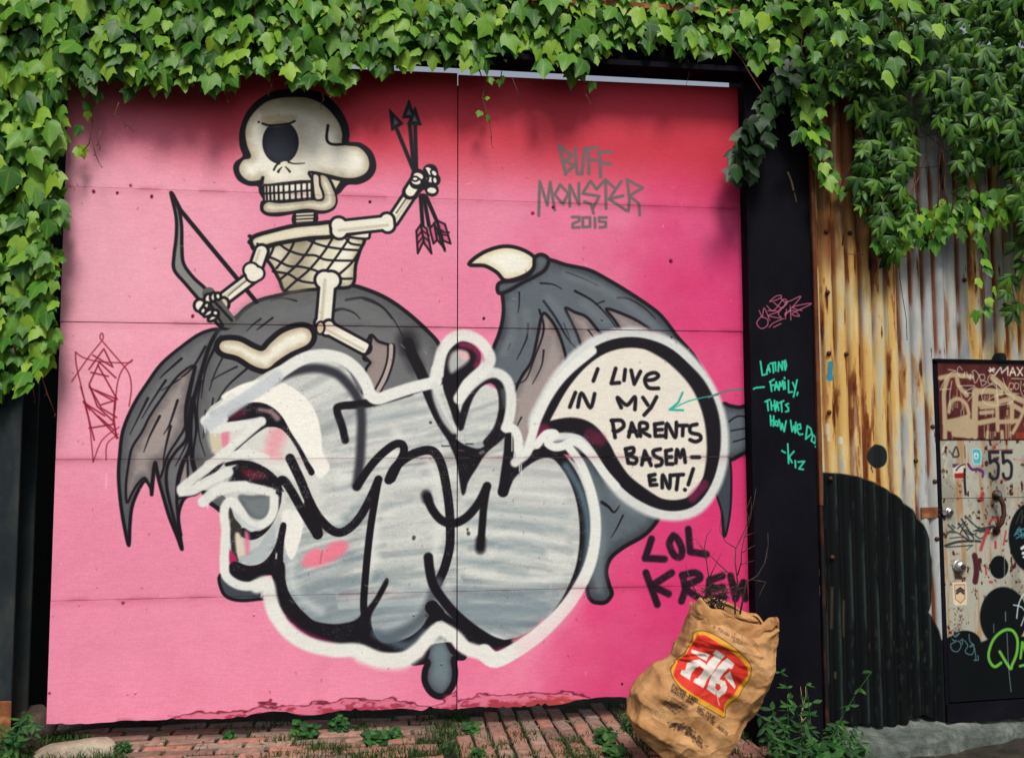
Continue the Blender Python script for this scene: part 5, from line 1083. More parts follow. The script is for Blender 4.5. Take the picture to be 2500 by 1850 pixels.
# ---------------------------------------------------------------- stones
def rock(name, c, r, mat, label, seed, group=None, cat='stone'):
    bm = bmesh.new(); bmesh.ops.create_icosphere(bm, subdivisions=3, radius=1); rg = random.Random(seed)
    pl_ = [(Vector([rg.gauss(0,1) for _ in range(3)]).normalized(), rg.uniform(.6,.85)) for _ in range(9)]
    for v in bm.verts:
        for n_, d_ in pl_:
            k = v.co.dot(n_)
            if k > d_: v.co -= n_*(k-d_)*.9
        v.co += Vector([rg.uniform(-.012,.012) for _ in range(3)])
        v.co = Vector((v.co.x*r[0], v.co.y*r[1], v.co.z*r[2]))
    me = bpy.data.meshes.new(name); bm.to_mesh(me); bm.free(); o = link(name, me, None, mat); o.location = tuple(c); o.rotation_euler = (0,0,rg.uniform(-.3,.3)); tag(o, label, cat, group); return o
a = on_z(180, 1835, .02); rock('stone', (a[0], a[1]+.05, .0), (.17,.11,.06), M['stone'], 'pale flat limestone under the lower left corner of the gate', 3)
a = on_y(82, 1730, .1); rock('stone', (a[0], .12, .06), (.12,.1,.09), M['dark_stone'], 'dark reddish stone in the gap left of the gate', 5)
a = on_y(105, 1742, .08); rock('stone', (a[0]+.02, .0+.16, .05), (.08,.08,.06), M['stone'], 'small pale stone wedged behind the lower left gate corner', 9)
a = on_y(60, 1765, .0); rock('stone', (a[0], -.02, .0), (.12,.08,.04), M['dark_stone'], 'low dark stone at the foot of the left post', 12)
a = on_z(1985, 1835, -.12); rock('stone', (a[0], a[1], -.13), (.10,.08,.05), M['concrete'], 'broken concrete lump at the left end of the ledge', 15)

# ---------------------------------------------------------------- leaves
def ivy_mesh(seed, k=1.0):
    rg = random.Random(seed)
    half = [(0,0),(.12,-.13),(.32,-.11),(.50,.06),(.60,.28),(.70,.62),(.50,.57),(.39,.63),(.33,.80),(.18,1.0),(0,1.22)]
    half = [(x*rg.uniform(.92,1.1), y*rg.uniform(.95,1.05)) for x, y in half]; half[0] = (0,0); half[-1] = (0,1.18*rg.uniform(.95,1.1))
    fold = rg.uniform(.12,.3); curl = rg.uniform(.1,.4); V = []; uv = []
    def P(x, y): return (x*.5, y*.62-.0, (-abs(x)*fold-curl*(y-.4)**2*.5+.06*math.sin(x*6+seed))*.5)
    mid = [(0,0),(0,.3),(0,.62),(0,.9),(0,half[-1][1])]
    idx = {}
    def add(x, y):
        V.append(P(x, y)); uv.append((x, y)); return len(V)-1
    m_ = [add(*p) for p in mid]; Fc = []
    for sg in (1, -1):
        h = [add(sg*x, y) for x, y in half[1:-1]]; chain = [m_[0]]+h+[m_[4]]
        asg = [(chain[0],chain[1],m_[1]),(chain[1],chain[2],m_[1]),(chain[2],chain[3],m_[1]),(chain[3],chain[4],m_[1]),(chain[4],chain[5],chain[6],m_[1]),(chain[6],chain[7],m_[2],m_[1]),(chain[7],chain[8],m_[2]),(chain[8],chain[9],m_[3],m_[2]),(chain[9],m_[4],m_[3])]
        for f in asg: Fc.append(f if sg > 0 else f[::-1])
    return V, Fc, uv
def leaflet(L, W, fold, curl, ang, base=(0,0,0), n=4):
    V = []; uv = []; Fc = []; c, s_ = math.cos(ang), math.sin(ang)
    prof = [(0,0),(.25,.7),(.5,1),(.75,.7),(1,0)]
    for t, w_ in prof:
        for sg in ((-1,0,1) if w_ else (0,)):
            x = sg*w_*W/2; y_ = t*L; z = -abs(x)*fold-curl*t*t*L
            V.append((base[0]+x*c+y_*s_, base[1]-x*s_+y_*c, base[2]+z)); uv.append((x/L, t))
    Fc = [(0,2,1),(0,3,2),(1,2,5,4),(2,3,6,5),(4,5,8,7),(5,6,9,8),(7,8,10),(8,9,10)]
    return V, Fc, uv
def creeper_mesh(seed):
    rg = random.Random(seed); V = []; Fc = []; uv = []
    for k, a in enumerate((-1.5,-.75,0,.75,1.5)):
        v, f, u = leaflet((.56,.72,.8,.72,.56)[k]*rg.uniform(.9,1.1), .27*rg.uniform(.85,1.15), rg.uniform(.3,.8), rg.uniform(.1,.7), a+rg.uniform(-.16,.16))
        n = len(V); V += v; Fc += [tuple(i+n for i in q) for q in f]; uv += u
    return V, Fc, uv
def lance_mesh(seed, w_=.36):
    rg = random.Random(seed); return leaflet(1.0, w_*rg.uniform(.85,1.15), rg.uniform(.2,.6), rg.uniform(.1,.5), 0)
def to_me(vf, mat, name='leaf'):
    me = bpy.data.meshes.new(name); me.from_pydata([tuple(v) for v in vf[0]], [], vf[1]); me.materials.append(mat)
    l = me.uv_layers.new(name='UVMap'); vi = np.empty(len(me.loops), int); me.loops.foreach_get('vertex_index', vi); l.data.foreach_set('uv', np.asarray(vf[2], np.float32)[vi].ravel())
    me.polygons.foreach_set('use_smooth', [True]*len(me.polygons)); return me
SH = {'ivy': [ivy_mesh(i) for i in range(8)], 'creeper': [creeper_mesh(i) for i in range(6)], 'weed': [lance_mesh(i) for i in range(5)], 'round': [lance_mesh(i, .8) for i in range(4)]}
ME = {'ivy': [to_me(v, M['ivy']) for v in SH['ivy']], 'creeper': [to_me(v, M['creeper']) for v in SH['creeper']], 'weed': [to_me(v, M['weed']) for v in SH['weed']], 'round': [to_me(v, M['weed']) for v in SH['round']]}
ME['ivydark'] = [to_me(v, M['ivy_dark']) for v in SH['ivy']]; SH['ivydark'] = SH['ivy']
def leaf_matrix(p, size, hang=None, outward=(0,-1,0), tilt=None, roll=None):
    """tip direction mostly down, face outward and up"""
    o = Vector(outward); tip = Vector((rnd.gauss(0,.30), 0, -1)).normalized() if hang is None else Vector(hang).normalized()
    n = (o+Vector((rnd.gauss(0,.27), 0, .24+rnd.gauss(0,.26) if tilt is None else tilt))).normalized()
    y_ = (tip-n*tip.dot(n)).normalized(); x_ = y_.cross(n)
    R = Matrix((x_, y_, n)).transposed().to_4x4()
    return Matrix.Translation(Vector(p)) @ R @ Matrix.Scale(size, 4)
def place_leaf(thing, kind, mat4, name='leaf'):
    o = link(name, rnd.choice(ME[kind]), thing); o.matrix_parent_inverse = Matrix.Identity(4)
    o.matrix_local = Matrix.Translation(-Vector(thing.location)) @ mat4; return o
def mass(thing, name, kind, mats, mat):
    V = []; Fc = []; UV = []
    for m4 in mats:
        v, f, u = rnd.choice(SH[kind]); A = np.array(m4); vv = np.c_[np.array(v), np.ones(len(v))]@A.T; n = len(V); V += vv[:, :3].tolist(); Fc += [tuple(i+n for i in q) for q in f]; UV += list(u)
    return mk(name, V, Fc, mat, thing, smooth=True, uv=UV, kind='stuff')
def inpoly(x, y, P):
    r_ = False; j = len(P)-1
    for i in range(len(P)):
        if (P[i][1] > y) != (P[j][1] > y) and x < (P[j][0]-P[i][0])*(y-P[i][1])/(P[j][1]-P[i][1]+1e-9)+P[i][0]: r_ = not r_
        j = i
    return r_
def scatter(P, step, jit=.45):
    xs = [p[0] for p in P]; ys = [p[1] for p in P]; out = []; y = min(ys); r_ = 0
    while y < max(ys):
        x = min(xs)+(r_ % 2)*step/2
        while x < max(xs):
            u, v = x+rnd.uniform(-jit,jit)*step, y+rnd.uniform(-jit,jit)*step
            if inpoly(u, v, P): out.append((u, v))
            x += step
        y += step*.8; r_ += 1
    return out
def stems(thing, P, n, Y, mat, r=.004, L=(80,220)):
    for _ in range(n):
        u, v = rnd.choice(P); pts = []; a = rnd.uniform(-.7,.7); ll = rnd.uniform(*L)
        for k in range(5): pts.append(on_y(u+math.sin(a)*ll*k/4+rnd.uniform(-6,6), v-math.cos(a)*ll*k/4, Y+rnd.uniform(-.01,.01)))
        V, Fc = tube_vf(pts, [r*(1-.12*k) for k in range(5)], 5); mk('stem', V, Fc, mat, thing, smooth=True)
def ivy_plant(name, label, P, kind, size, step, Y0, Y1, depth_mass=True, back=None, massmat='ivy', nstem=14, cat='climbing plant', group=None, maxp=290, deep=1.0):
    pts = scatter(P, step); rnd.shuffle(pts); cx = sum(p[0] for p in P)/len(P); cy = sum(p[1] for p in P)/len(P)
    th = empty(name, tuple(on_y(cx, cy, (Y0+Y1)/2)), label, cat, group)
    vis = [p for p in pts if -40 < p[0] < 2540 and p[1] > -30]; hid = [p for p in pts if p not in vis]
    for u, v in vis[:maxp]:
        Y = rnd.uniform(Y0, Y0*.55+Y1*.45); place_leaf(th, kind, leaf_matrix(on_y(u, v, Y), rnd.uniform(*size)))
    rest = [(q, Y0*.5+Y1*.5) for q in vis[maxp:]+hid]
    if depth_mass:
        for q in scatter(P, step*(.62 if kind.startswith('ivy') else .72)): rest.append((q, None))
    ms = []
    for (u, v), yy in rest:
        Y = rnd.uniform(Y0*.45+Y1*.55, Y1) if yy is None else rnd.uniform(Y0, yy)
        ms.append(leaf_matrix(on_y(u, v-8, Y), rnd.uniform(size[0]*.8, size[1]*.95)))
    if ms: mass(th, 'foliage', kind, ms, M[massmat])
    if nstem: stems(th, pts, nstem, (Y0+Y1)/2, M['vine'])
    return th
GV = 'climbing plants over the gate and shed'
edge = [(-220,-160),(-220,960),(0,965),(60,940),(120,905),(165,860),(150,770),(168,640),(148,570),(168,470),(150,410),(172,300),(150,200)]
ivy_plant('ivy', 'bright green ivy column covering the left post, beside the pink gate', [(-240,-190),(150,-190),(150,-20)][::-1][:0]+[(150,-190),(-240,-190)]+[(-240,960),(0,965),(60,945),(110,900),(150,860),(128,770),(155,640),(128,570),(158,470),(132,400),(150,300),(150,200),(150,60)], 'ivy', (.055,.155), 35, -.21, -.08, group=GV, nstem=20)
tb = [(a_, b_+28) for a_, b_ in [(0,150),(200,165),(300,175),(400,180),(500,168),(540,180),(600,140),(700,150),(740,175),(850,180),(900,125),(960,140),(1030,100),(1080,100),(1140,150),(1230,105),(1290,95),(1350,140),(1400,150),(1450,110),(1530,80),(1640,75),(1700,105),(1780,90),(1830,110),(1900,140),(2000,160)]]
def band(x0, x1):
    lo_ = [(x0, float(np.interp(x0, [q[0] for q in tb], [q[1] for q in tb])))]+[q for q in tb if x0 < q[0] < x1]+[(x1, float(np.interp(x1, [q[0] for q in tb], [q[1] for q in tb])))]
    return [(x1, -190), (x0, -190)]+lo_
for x0, x1, lab in ((120,560,'ivy above the upper left corner of the gate, left of the skull'), (560,1000,'ivy hanging over the gate top above the skull and arrows'), (1000,1440,'ivy over the middle of the beam with a bright slit of sky below'), (1440,1960,'ivy over the bare black beam at the top right of the gate')):
    ivy_plant('ivy', 'bright green '+lab, band(x0, x1), 'ivy', (.055,.155), 35, -.20, -.11, group=GV)
def strand(th, pts, kind, size, every=.045, Y=-.2, spread=.02, tip=True, ex=0):
    W_ = [on_y(u, v, Y+rnd.uniform(-.01,.01)) for u, v in pts]; V, Fc = tube_vf(W_, [.0028]*(len(W_)-1)+[.0012], 5); mk('stem', V, Fc, M['vine'], th, smooth=True)
    for a, b in zip(W_[:-1], W_[1:]):
        n = max(1, int(np.linalg.norm(b-a)/every))
        for k in range(n):
            p = a+(b-a)*(k+rnd.random())/n+np.array([rnd.gauss(0,spread), rnd.uniform(-.02,.01), rnd.gauss(0,.01)]); place_leaf(th, kind, leaf_matrix(p, rnd.uniform(*size)))
dangles = [('short ivy sprig drooping over the upper left corner of the pink gate', [(205,170),(222,235),(226,300),(218,350),(190,385)], (.06,.095)), ('ivy tip hanging left of the skull, one large leaf lowest', [(325,170),(333,200),(337,232)], (.08,.11)), ('single dull ivy leaf cluster hanging left of the skull', [(375,185),(380,222)], (.07,.09)), ('ivy sprig hanging right above the skull', [(700,150),(760,180),(800,200),(850,212)], (.06,.09)), ('long thin ivy strand with small leaves at the gate seam', [(1170,170),(1183,210),(1178,240),(1188,275),(1196,300)], (.035,.06)), ('small curled ivy tip right of the gate seam', [(1225,175),(1218,215)], (.035,.05)), ('ivy strand hanging in front of the sky slit, right of the seam', [(1395,120),(1410,160),(1420,200),(1438,230)], (.05,.08)), ('ivy leaves drooping before the skull forehead', [(545,150),(555,200)], (.07,.1))]
for lab, pts, sz in dangles:
    th = empty('ivy_strand', tuple(on_y(*pts[0], -.2)), lab, 'ivy strand', 'ivy strands hanging over the gate'); strand(th, pts, 'ivy', sz, every=.042, Y=-.10)
# bare reddish tendrils
td = [([(290,250),(280,280),(310,305),(325,316)],'dark tendril hanging over the upper left of the pink gate'), ([(245,320),(240,350),(245,360)],'short tendril left of the bow tip'), ([(225,340),(232,375),(244,402)],'thin tendril below the left ivy sprig'), ([(552,200),(553,225),(555,245)],'thin tendril left of the skull'), ([(780,215),(790,240),(782,262)],'red tendril over the skull forehead, left one'), ([(800,215),(815,245),(838,270)],'red tendril over the skull forehead, right one'), ([(672,170),(662,210),(655,228)],'pale tendril above the skull'), ([(1250,190),(1262,220),(1272,245)],'red tendril right of the seam'), ([(1430,230),(1440,250),(1448,268)],'red tendril below the right ivy strand'), ([(1195,300),(1200,330),(1200,355)],'tendril below the long strand'), ([(1680,145),(1682,180),(1676,205)],'dry tendril on the black beam'), ([(1832,165),(1845,190),(1862,212)],'tendril at the upper right gate corner'), ([(70,915),(80,950),(86,977)],'red tendril below the left ivy column'), ([(100,915),(115,960),(135,1010)],'long tendril beside the left gate edge')]
for pts, lab in td:
    W_ = [on_y(u, v, -.13) for u, v in pts]; V, Fc = tube_vf(W_, [.0022]*(len(W_)-1)+[.0009], 4); mb = MB().add((V, Fc))
    for q in W_[1:]:
        e = q+np.array([rnd.uniform(-.012,.012), 0, -.012]); mb.add(tube_vf([q, e], [.0012,.002], 4))
    o = mk('tendril', mb.V, mb.F, M['vine'], None, smooth=True); tag(o, lab, 'tendril', 'bare tendrils of the ivy')
# right side
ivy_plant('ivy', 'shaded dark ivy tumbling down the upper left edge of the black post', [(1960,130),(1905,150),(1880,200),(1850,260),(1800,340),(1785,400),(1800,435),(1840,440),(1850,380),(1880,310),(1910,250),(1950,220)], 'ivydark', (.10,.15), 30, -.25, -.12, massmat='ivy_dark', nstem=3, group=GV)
ivy_plant('ivy', 'fresh green ivy over the seam of black post and rusty wall', [(1935,140),(2080,140),(2070,200),(2020,250),(2025,300),(2010,360),(2040,400),(2045,440),(2075,475),(2060,490),(2030,440),(1990,430),(1978,350),(1945,330),(1940,260)], 'ivy', (.085,.12), 34, -.24, -.12, nstem=5, group=GV)
ivy_plant('virginia_creeper', 'dark green five-leaved creeper covering the top right corner of the shed', [(1960,-190),(2760,-190),(2760,700),(2530,640),(2470,420),(2440,350),(2380,420),(2340,400),(2320,330),(2270,300),(2265,220),(2200,180),(2080,190),(1990,160)], 'creeper', (.065,.125), 34, -.34, -.14, massmat='creeper', nstem=16, group=GV)
ivy_plant('virginia_creeper', 'creeper tress hanging down the corrugated wall left of the bare grey stripes', [(2070,190),(2200,180),(2235,300),(2238,380),(2215,450),(2232,500),(2200,560),(2190,640),(2150,630),(2140,560),(2100,500),(2085,440),(2110,380),(2090,300)], 'creeper', (.065,.115), 31, -.26, -.13, massmat='creeper', nstem=6, group=GV)
ivy_plant('ivy', 'ivy garland running across the corrugated wall towards the door', [(2130,590),(2180,545),(2280,505),(2360,470),(2460,460),(2560,450),(2560,520),(2450,545),(2400,560),(2330,570),(2260,600),(2200,610),(2150,620)], 'ivy', (.07,.11), 32, -.24, -.13, nstem=5, group=GV)
ivy_plant('ivy', 'light green ivy mingled with the creeper above the rusty wall, left of the grey stripes', [(1960,-190),(2300,-190),(2330,60),(2270,150),(2200,200),(2120,170),(2040,150),(1975,120)], 'ivy', (.06,.13), 48, -.40, -.30, depth_mass=False, nstem=5, group=GV)
for lab, pts, kd, sz in (('chain of pale ivy leaves hanging straight down above the door', [(2405,550),(2398,600),(2390,660),(2402,690),(2405,740),(2400,790)], 'ivy', (.06,.10)), ('dark creeper strand at the far right edge above the door', [(2500,560),(2490,640),(2470,700),(2490,780)], 'creeper', (.08,.12)), ('creeper wisp on the bare grey stripes', [(2375,350),(2360,420),(2370,470),(2360,500)], 'creeper', (.07,.10))):
    th = empty('hanging_strand', tuple(on_y(*pts[0], -.2)), lab, 'plant strand', 'strands hanging over the shed wall'); strand(th, pts, kd, sz, every=.036, Y=-.17, spread=.03)
# bare woody stems across the iron
for pts, lab in (([(2130,345),(2080,400),(2045,470),(2060,560),(2055,600)],'woody stem down the rusty iron near the post'), ([(2230,340),(2290,325),(2340,330),(2400,350)],'upper bare stem crossing the grey stripes'), ([(2230,410),(2290,408),(2350,405),(2420,390)],'lower bare stem crossing the grey stripes'), ([(2230,300),(2300,360),(2360,420)],'slanting bare stem on the grey stripes'), ([(2060,620),(2110,622)],'short bare stem above the rust patches'), ([(2190,600),(2195,680),(2210,780),(2215,830)],'long hair-thin stem hanging down the iron'), ([(1880,-20),(1885,60),(1870,120)],'stem above the black post')):
    W_ = [on_y(u+rnd.uniform(-3,3), v, -.12) for u, v in pts]; V, Fc = tube_vf(W_, [.0035 if 'woody' in lab else .0018]*len(W_), 5); o = mk('bare_stem', V, Fc, M['bark'], None, smooth=True); tag(o, lab, 'stem', 'bare stems on the shed wall')

# ---------------------------------------------------------------- paper yard-waste bag
M['kraft'] = noise_mat('plain_kraft', [(.3, (.28,.12,.04)), (.5, (.40,.19,.068)), (.7, (.50,.27,.105))], 9, .75, .5, .003, scale2=60)
nt_ = M['kraft'].node_tree; crumpled(nt_, nt_.nodes['Principled BSDF'])
BY = -.62
rows = [((190,1500),(560,1830)), ((135,1390),(675,1700)), ((178,1235),(745,1560)), ((300,1085),(850,1430)), ((415,1015),(945,1290)), ((470,950),(1000,1130)), ((500,865),(1032,1000)), ((527,770),(1040,880)), ((548,690),(1035,800))]
def bag_row(t):
    i = min(int(t), 7); f = t-i; a = np.array(rows[i], float)*(1-f)+np.array(rows[i+1], float)*f; return a[0], a[1]
nr, nc = 90, 120; V = []; UV = []; rgb_ = np.random.default_rng(21)
CR = []
r_ = np.random.default_rng(5)
for q in range(170):          # straight creases of random length, each a sharp little ridge or valley
    c0 = r_.uniform((0,0),(6.28,8)); a_ = r_.uniform(0, math.pi); CR.append((c0[0], c0[1], math.cos(a_), math.sin(a_), r_.uniform(.25, 1.6), r_.uniform(.06,.26), r_.choice([-1,1])*r_.uniform(.2, .9)))
WP_ = [(c_[0], c_[1]*1.0) for c_ in r_.uniform((0,0),(6.28,8), (70,2))]; WH_ = r_.uniform(.0, .35, 70)
WPa = np.array([(x_+o_, y_) for o_ in (-2*math.pi, 0, 2*math.pi) for x_, y_ in WP_]); WHa = np.tile(WH_, 3)
def facet(a, t):             # flat-sided crumple: crisp creases where neighbouring facets meet
    return float(np.min(np.hypot((WPa[:, 0]-a)*1.0, (WPa[:, 1]-t)*.8)+WHa))
def crease(a, t):
    s_ = 0
    for (cx, cy, ux, uy, L_, w_, h_) in CR:
        dx = (a-cx+math.pi) % (2*math.pi)-math.pi; dy = t-cy; al = dx*ux+dy*uy; ac = abs(-dx*uy+dy*ux)
        if ac < w_ and abs(al) < L_: s_ += h_*(1-ac/w_)*(1-(al/L_)**2)
    return s_
for j in range(nr+1):
    t = 8*j/nr; Lp, Rp = bag_row(t); g3 = lambda p: on_y(TF[0]+p[0]/TF[2], TF[1]+p[1]/TF[2], BY)
    l3, r3 = g3(Lp), g3(Rp); c3 = (l3+r3)/2; h3 = (r3-l3)/2; hw = np.linalg.norm(h3)
    dep = .13*(1-.25*(t/8)); dep *= (.55+.45*min(t/1.0, 1)) if t < 1 else 1
    for i in range(nc):
        a = 2*math.pi*i/nc; ca, sa = math.cos(a), math.sin(a); e = .62
        x_ = math.copysign(abs(ca)**e, ca); y_ = math.copysign(abs(sa)**e, sa)
        d_ = (facet(a, t)-.45)*.046+crease(a, t)*.009
        if t < .9: d_ *= .5
        V.append(c3+h3*x_*(1+d_*1.5)+np.array([0, -dep*y_-d_*(1 if sa > 0 else -1)*1.0, 0])+np.array([0,0,.018*math.sin(a*3)+.012*math.sin(a*7+1) if t > 7.6 else 0])*(max(t-7.6,0)/.4))
Fc = [(j*nc+i, j*nc+(i+1) % nc, (j+1)*nc+(i+1) % nc, (j+1)*nc+i) for j in range(nr) for i in range(nc)]
Fc = [f[::-1] for f in Fc]; Fc.append(tuple(range(nc)))
V = np.array(V)
UV = [((v[0]-PB.x0)/(PB.x1-PB.x0), (v[2]-PB.z0)/(PB.z1-PB.z0)) for v in V]
bag = empty('paper_bag', tuple(V[:nc].mean(0)), 'brown paper yard-waste bag with a red logo, leaning at the black post full of twigs', 'paper bag')
bo = mk('bag_body', V, Fc, M['paper'], bag, smooth=True, uv=UV)
bo.data.materials.append(M['kraft'])
for p_ in bo.data.polygons:
    vv = [v_ % nc for v_ in p_.vertices]; p_.material_index = 1 if (len(p_.vertices) > 4 or sum(math.sin(2*math.pi*q_/nc) < -.02 for q_ in vv) >= 3) else 0
so = bo.modifiers.new('Solidify', 'SOLIDIFY'); so.thickness = .002; so.offset = -1
# turned-down cuff round the mouth
Lp, Rp = bag_row(8); V2 = []; n2 = 100
for k, (dz, out) in enumerate(((-.006,-.004),(.004,.002),(.0,.007),(-.022,.009),(-.05,.008))):
    for i in range(n2):
        a = 2*math.pi*i/n2; ca, sa = math.cos(a), math.sin(a); e = .62
        l3, r3 = g3(np.array(Lp)), g3(np.array(Rp)); c3 = (l3+r3)/2; h3 = (r3-l3)/2; hw = np.linalg.norm(h3)
        x_ = math.copysign(abs(ca)**e, ca); y_ = math.copysign(abs(sa)**e, sa)
        dzz = dz*(1 if k < 3 else (.35+.9*max(0, math.sin(a-.9))+.25*abs(math.sin(a*2.5))))
        wv = .018*math.sin(a*3)+.012*math.sin(a*7+1)+.010*math.sin(a*11)*(k > 2)
        V2.append(c3+h3*x_*(1+out/hw)+np.array([0, -(.13*.75+out+.004*math.sin(a*9))*y_, dzz+wv]))
Fc2 = [(j*n2+i, (j+1)*n2+i, (j+1)*n2+(i+1) % n2, j*n2+(i+1) % n2) for j in range(4) for i in range(n2)]
mk('cuff', V2, Fc2, M['kraft'], bag, smooth=True)
# twigs standing in the bag
def twig(paths, name, label, dy=0, mat='bark', r0=.0038, grp='twigs in the paper bag'):
    mb = MB()
    for k, pts in enumerate(paths):
        W_ = []
        for q, (u, v) in enumerate(pts): W_.append(on_y(TF[0]+u/TF[2], TF[1]+v/TF[2], BY+dy+.02*math.sin(q*1.7+k)))
        rr = [max(r0*(.75**min(k,2))*(1-.8*q/max(len(W_)-1,1)), .0009) for q in range(len(W_))]; mb.add(tube_vf(W_, rr, 5))
    o = mk(name, mb.V, mb.F, M[mat], None, smooth=True); tag(o, label, 'twig', grp)
twig([[(800,760),(800,650),(815,560),(800,430),(805,350),(850,260),(885,170),(915,70),(930,-20)], [(815,520),(838,440),(840,370),(855,290),(900,150),(900,60)], [(805,350),(740,310),(705,240),(715,120),(740,60)], [(838,380),(890,350),(925,330)], [(840,450),(920,425)], [(855,280),(925,250)], [(885,180),(870,110),(900,30)]], 'twig', 'tallest branching twig in the bag, against the gate edge')
twig([[(830,760),(870,560),(940,520),(985,440),(1005,330),(1003,250)], [(900,545),(990,560),(960,620),(930,690)], [(985,440),(1000,400)]], 'twig', 'pale twig leaning right in front of the black post', .03, 'bark', .004)
twig([[(660,800),(650,650),(638,540),(622,430),(610,340),(625,270),(655,230)], [(638,540),(670,470),(715,380)], [(640,600),(700,530),(745,500)], [(622,430),(600,350),(560,300),(515,285)]], 'twig', 'thin twig in the left half of the bag', -.03)
twig([[(700,800),(600,690),(545,600),(505,500),(495,450)], [(600,690),(560,640),(530,660)]], 'twig', 'bent twig at the left rim of the bag', -.02, r0=.004)
twig([[(830,640),(790,530),(700,450),(640,390),(560,320)], [(790,530),(760,500),(700,490)]], 'twig', 'twig arching left over the last letters', .04, r0=.0035)
mb = MB()
for k in range(22):
    u0_ = rnd.uniform(590, 740); pts = [on_y(TF[0]+(u0_+rnd.uniform(-40,40)*q+8*math.sin(q*2))/TF[2], TF[1]+(740-q*rnd.uniform(30,46))/TF[2], BY+rnd.uniform(-.06,.05)) for q in range(5)]
    mb.add(tube_vf(pts, [.0025,.0022,.002,.0015,.001], 4))
o = mk('twig_bundle', mb.V, mb.F, M['bark'], None, smooth=True); tag(o, 'tangle of fine dark twigs sticking out of the bag mouth', 'twigs', 'twigs in the paper bag')

# ---------------------------------------------------------------- weeds and grass
def weed(base, h, n, kind, sz, label, lean=0, name='weed', whorl=3, grp='weeds at the foot of the gate and walls', mat='vine'):
    th = empty(name, tuple(base), label, 'weed', grp)
    for k in range(n):
        a = rnd.uniform(0, 6.28); sp = rnd.uniform(.15,.6); hh = h*rnd.uniform(.6,1); pts = []
        for q in range(6):
            f = q/5; pts.append(np.array(base)+np.array([math.cos(a)*sp*hh*f+lean*f*hh, math.sin(a)*sp*hh*f, hh*f*(1-.18*f)]))
        V, Fc = tube_vf(pts, [.003*(1-.7*q/5) for q in range(6)], 5); mk('stem', V, Fc, M['weed'], th, smooth=True)
        for q in range(1, 6):
            for w_ in range(whorl):
                b = rnd.uniform(0, 6.28); t = Vector((math.cos(b), math.sin(b), rnd.uniform(-.3,.5))).normalized(); nrm = Vector((0,-.35,1))+Vector((rnd.gauss(0,.25), rnd.gauss(0,.25), 0))
                nrm = nrm.normalized(); y_ = (t-nrm*t.dot(nrm)).normalized(); x_ = y_.cross(nrm); R = Matrix((x_, y_, nrm)).transposed().to_4x4()
                place_leaf(th, kind, Matrix.Translation(Vector(pts[q])) @ R @ Matrix.Scale(rnd.uniform(*sz)*(1-.3*q/5), 4))
    return th
def gp(px, py, z=None):
    p = on_z(px, py, 0 if z is None else z); p = on_z(px, py, gz(p[0])) if z is None else p; return (float(p[0]), float(p[1]), float(p[2]))
weed((1.68,-.42,-.13), .34, 10, 'weed', (.06,.10), 'tall bushy weed between the paper bag and the black post', lean=.1)
weed((1.83,-.36,-.13), .50, 3, 'weed', (.04,.07), 'taller thin weed in front of the black post')
weed((1.60,-.74,-.13), .26, 13, 'weed', (.06,.10), 'leafy weed at the lower right of the paper bag')
weed((1.90,-.50,-.13), .24, 12, 'weed', (.045,.07), 'dense weed at the left end of the ledge')
weed((1.76,-.66,-.13), .24, 13, 'round', (.06,.09), 'broad-leaved weed at the bottom edge right of the bag')
weed((1.99,-.22,-.09), .14, 5, 'weed', (.04,.06), 'small weed at the foot of the black post')
weed((-1.66,-.30,0), .20, 9, 'weed', (.05,.085), 'leafy weed in the lower left corner')
weed((-1.50,-.22,0), .22, 8, 'weed', (.05,.08), 'leafy weed below the left edge of the gate')
weed((-1.74,-.50,0), .16, 6, 'weed', (.05,.08), 'weed spilling out at the far lower left')
i = 0
for px, py, h_, n_, kd, sz, lab in ((745,1795,.07,7,'round',(.04,.07),'low broad-leaved weed among the bricks, left of the drip'), (830,1785,.10,6,'round',(.03,.05),'sprig of weed on the bricks below the grey drip'), (920,1812,.06,7,'round',(.045,.075),'dark clump of plantain on the bricks near the middle'), (960,1800,.05,5,'round',(.03,.05),'small weed just right of the middle clump'), (1150,1785,.05,5,'round',(.03,.05),'small weed right of the gate seam'), (1480,1815,.08,8,'round',(.04,.06),'weed clump on the bricks left of the paper bag'), (1540,1780,.09,8,'weed',(.04,.06),'weed pushing up beside the paper bag base'), (1500,1845,.06,7,'round',(.04,.06),'low weed at the bottom edge left of the bag'), (300,1835,.05,8,'weed',(.03,.05),'low weed behind the pale limestone'), (1170,1845,.04,5,'round',(.03,.05),'small weed at the bottom edge in the middle'), (560,1800,.03,4,'round',(.02,.04),'tiny weed in the brick joints at the left')):
    weed(gp(px, py), h_, n_, kd, sz, lab, whorl=3)
# dry stalk at the post
mb = MB()
for k in range(6):
    pts = [on_y(1962+rnd.uniform(-6,6)+q*rnd.uniform(-1.5,1.5), 1795-q*(24 if k < 2 else rnd.uniform(5,10)), -.2) for q in range(6)]; mb.add(tube_vf(pts, [.003,.0028,.0024,.002,.0015,.0008], 5))
o = mk('dry_stalk', mb.V, mb.F, M['dry'], None, smooth=True); tag(o, 'pale dry stalk standing before the foot of the black post', 'dry stalk')
